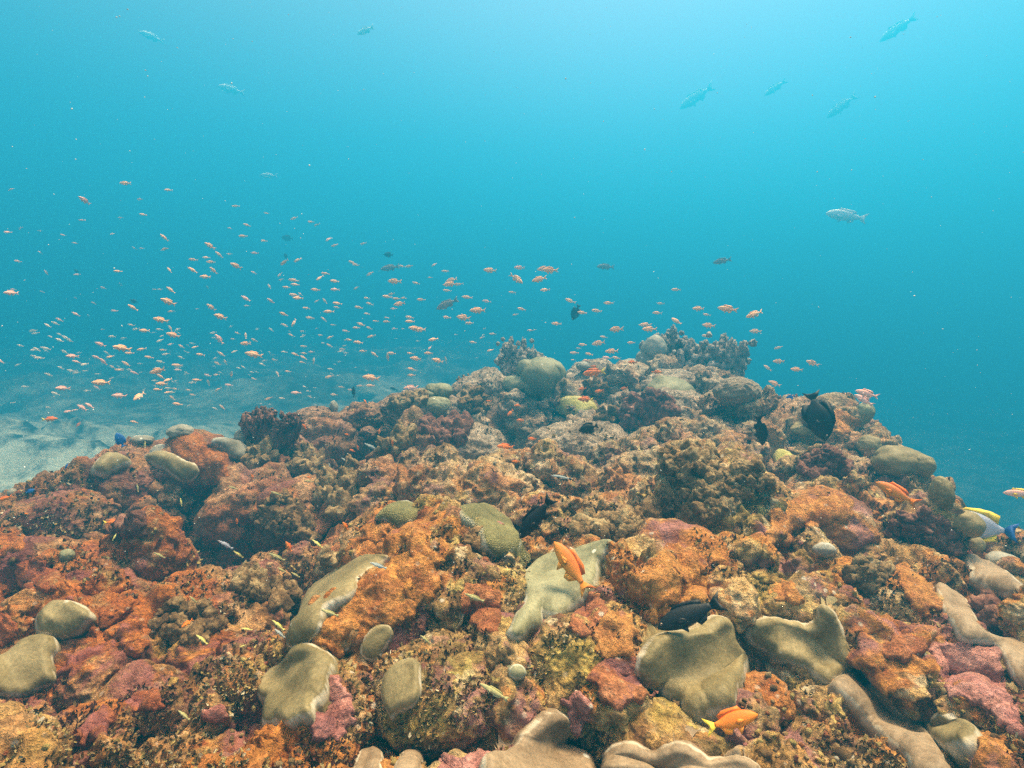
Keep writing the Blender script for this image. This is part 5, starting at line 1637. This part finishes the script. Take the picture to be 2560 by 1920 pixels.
r_ = random.Random(99)
hits = []
for i in range(70000):
    X = r_.uniform(-150, 2710); Y = 820 + 1200 * r_.random() ** 0.9
    h = rock_hit(X, Y)
    if h and h[3] < 3.7:
        hits.append((*h[0], *h[1], h[3]))
HT = np.array(hits)
HP, HN, HD = HT[:, :3], HT[:, 3:6], HT[:, 6]
flip = np.sign(-(HP * HN).sum(1)); HN = HN * flip[:, None]
dens = vnoise(HP, 5, 71) + 0.5 * vnoise(HP, 17, 72)
sel = (dens > 0.05) & (rng.random(len(HP)) < .45)
tp, tn, td = HP[sel], HN[sel], HD[sel]
nt_ = len(tp)
Vs, Fm = [], []
for b in range(3):
    ax = tn + rng.normal(0, .55, (nt_, 3)); ax /= np.linalg.norm(ax, axis=1, keepdims=True)
    sd_ = np.cross(ax, rng.normal(0, 1, (nt_, 3))); sd_ /= np.linalg.norm(sd_, axis=1, keepdims=True)
    hgt = (rng.uniform(.002, .0075, nt_) * (0.55 + 0.35 * td))[:, None]
    wid = hgt * rng.uniform(.25, .6, (nt_, 1))
    root = tp - tn * 0.003
    tipo = root + ax * (hgt + .004)
    Vs.append(np.stack([root - sd_ * wid, root + sd_ * wid, tipo + sd_ * wid * .7, tipo - sd_ * wid * .3], 1).reshape(-1, 3))
    q = (vnoise(tp, 9, 73) + rng.normal(0, .35, nt_))
    Fm.append(np.digitize(q, [-.45, -.05, .3, .7]))
V = np.concatenate(Vs); F = np.arange(len(V)).reshape(-1, 4)
TM = [plain_coral("maroon turf", (0.07, 0.025, 0.02), (0.15, 0.055, 0.04), (0.25, 0.10, 0.07), 60),
      plain_coral("brown turf", (0.08, 0.045, 0.02), (0.18, 0.11, 0.05), (0.30, 0.19, 0.09), 60),
      plain_coral("tan turf", (0.18, 0.12, 0.05), (0.34, 0.24, 0.11), (0.50, 0.37, 0.18), 60),
      plain_coral("yellow turf", (0.22, 0.15, 0.05), (0.42, 0.30, 0.10), (0.58, 0.44, 0.18), 60),
      plain_coral("cream turf", (0.40, 0.32, 0.20), (0.60, 0.50, 0.34), (0.75, 0.66, 0.50), 60)]
turf = link("turf_algae", make_mesh("turf_algae", V, F, TM, smooth_shade=False, face_mat=np.concatenate(Fm)))
tag(turf, "short fuzzy turf of algae growing over the rocks", "algae", kind="stuff")
sel = (vnoise(HP, 4, 171) + 0.6 * vnoise(HP, 13, 172) > 0.25) & (rng.random(len(HP)) < .07)
cp, cn, cd = HP[sel], HN[sel], HD[sel]
V0, F0 = ico(2)
Vs, Fs, Fm = [], [], []
var = [V0 * (1 + fbm(V0 + k * 5, 1.5, 3, k, 0.6) * 0.7)[:, None] for k in range(8)]
for i in range(len(cp)):
    s_ = r_.uniform(.0018, .0045) * (0.6 + 0.4 * cd[i]) * (1.8 if r_.random() < .06 else 1)
    a_ = r_.random() * 6.28
    R = np.array([[math.cos(a_), -math.sin(a_), 0], [math.sin(a_), math.cos(a_), 0], [0, 0, 1]])
    Vs.append((var[i % 8] * np.array([1.2, .9, r_.uniform(.7, 1.5)])) @ R.T * s_ + cp[i] + cn[i] * s_ * .3)
    Fs.append(F0 + i * len(V0))
    z_ = r_.random(); Fm += [0 if z_ < .34 else 1 if z_ < .66 else 2 if z_ < .86 else 3 if z_ < .93 else 4 if z_ < .97 else 5] * len(F0)
CM = [M_KTAN, M_KBROWN, TM[3], M_RED, M_PALE, M_PINK]
crumbs = link("coral_rubble", make_mesh("coral_rubble", np.concatenate(Vs), np.concatenate(Fs), CM, face_mat=Fm, attr={"rim": np.ones(len(Vs) * len(V0))}))
tag(crumbs, "crumbs and tiny nubs of coral strewn over the rocks", "rubble", kind="stuff")

# ------------------------------------------------------------------ drifting particles
Vs, Fs = [], []
V0, F0 = ico(1)
for i in range(700):
    X = random.uniform(-100, 2660); Y = random.uniform(0, 1500)
    md = cast_dist(X, Y, 30)
    dd = min(random.uniform(.5, 4.5), md * .95)
    r = random.uniform(.0004, .0010) * (0.6 + 0.4 * dd)
    d = ray(X, Y); d = d / np.linalg.norm(d)
    Vs.append(V0 * r * np.array([1, 1, random.uniform(.5, 1.2)]) + d * dd); Fs.append(F0 + i * len(V0))
snow = link("marine_snow", make_mesh("marine_snow", np.concatenate(Vs), np.concatenate(Fs), flat_mat("pale particle", (0.75, 0.75, 0.70), .9)))
tag(snow, "fine pale particles drifting in the water", "particles", kind="stuff")

# ------------------------------------------------------------------ the water's haze
bm = bmesh.new()
bmesh.ops.create_cube(bm, size=1.0)
me = bpy.data.meshes.new("haze")
bm.to_mesh(me); bm.free()
haze = link("haze", me, (0, 20.0, 0))
z0, z1 = -7.5, 5.3
haze.scale = (92, 56, z1 - z0)
haze.location = (0, 19.5, (z0 + z1) / 2)
m = bpy.data.materials.new("water haze")
m.use_nodes = True
nt = m.node_tree
nt.nodes.clear()
out = nt.nodes.new("ShaderNodeOutputMaterial")
pv = nt.nodes.new("ShaderNodeVolumePrincipled")
pv.inputs["Color"].default_value = (0.018, 0.308, 0.560, 1)
pv.inputs["Absorption Color"].default_value = (0.0, 0.0, 0.0, 1)
pv.inputs["Density"].default_value = 0.165
pv.inputs["Anisotropy"].default_value = 0.35
nt.links.new(pv.outputs[0], out.inputs["Volume"])
me.materials.append(m)
try:
    m.cycles.homogeneous_volume = True
except Exception:
    pass
tag(haze, "blue haze of the sea water", "haze", kind="stuff")
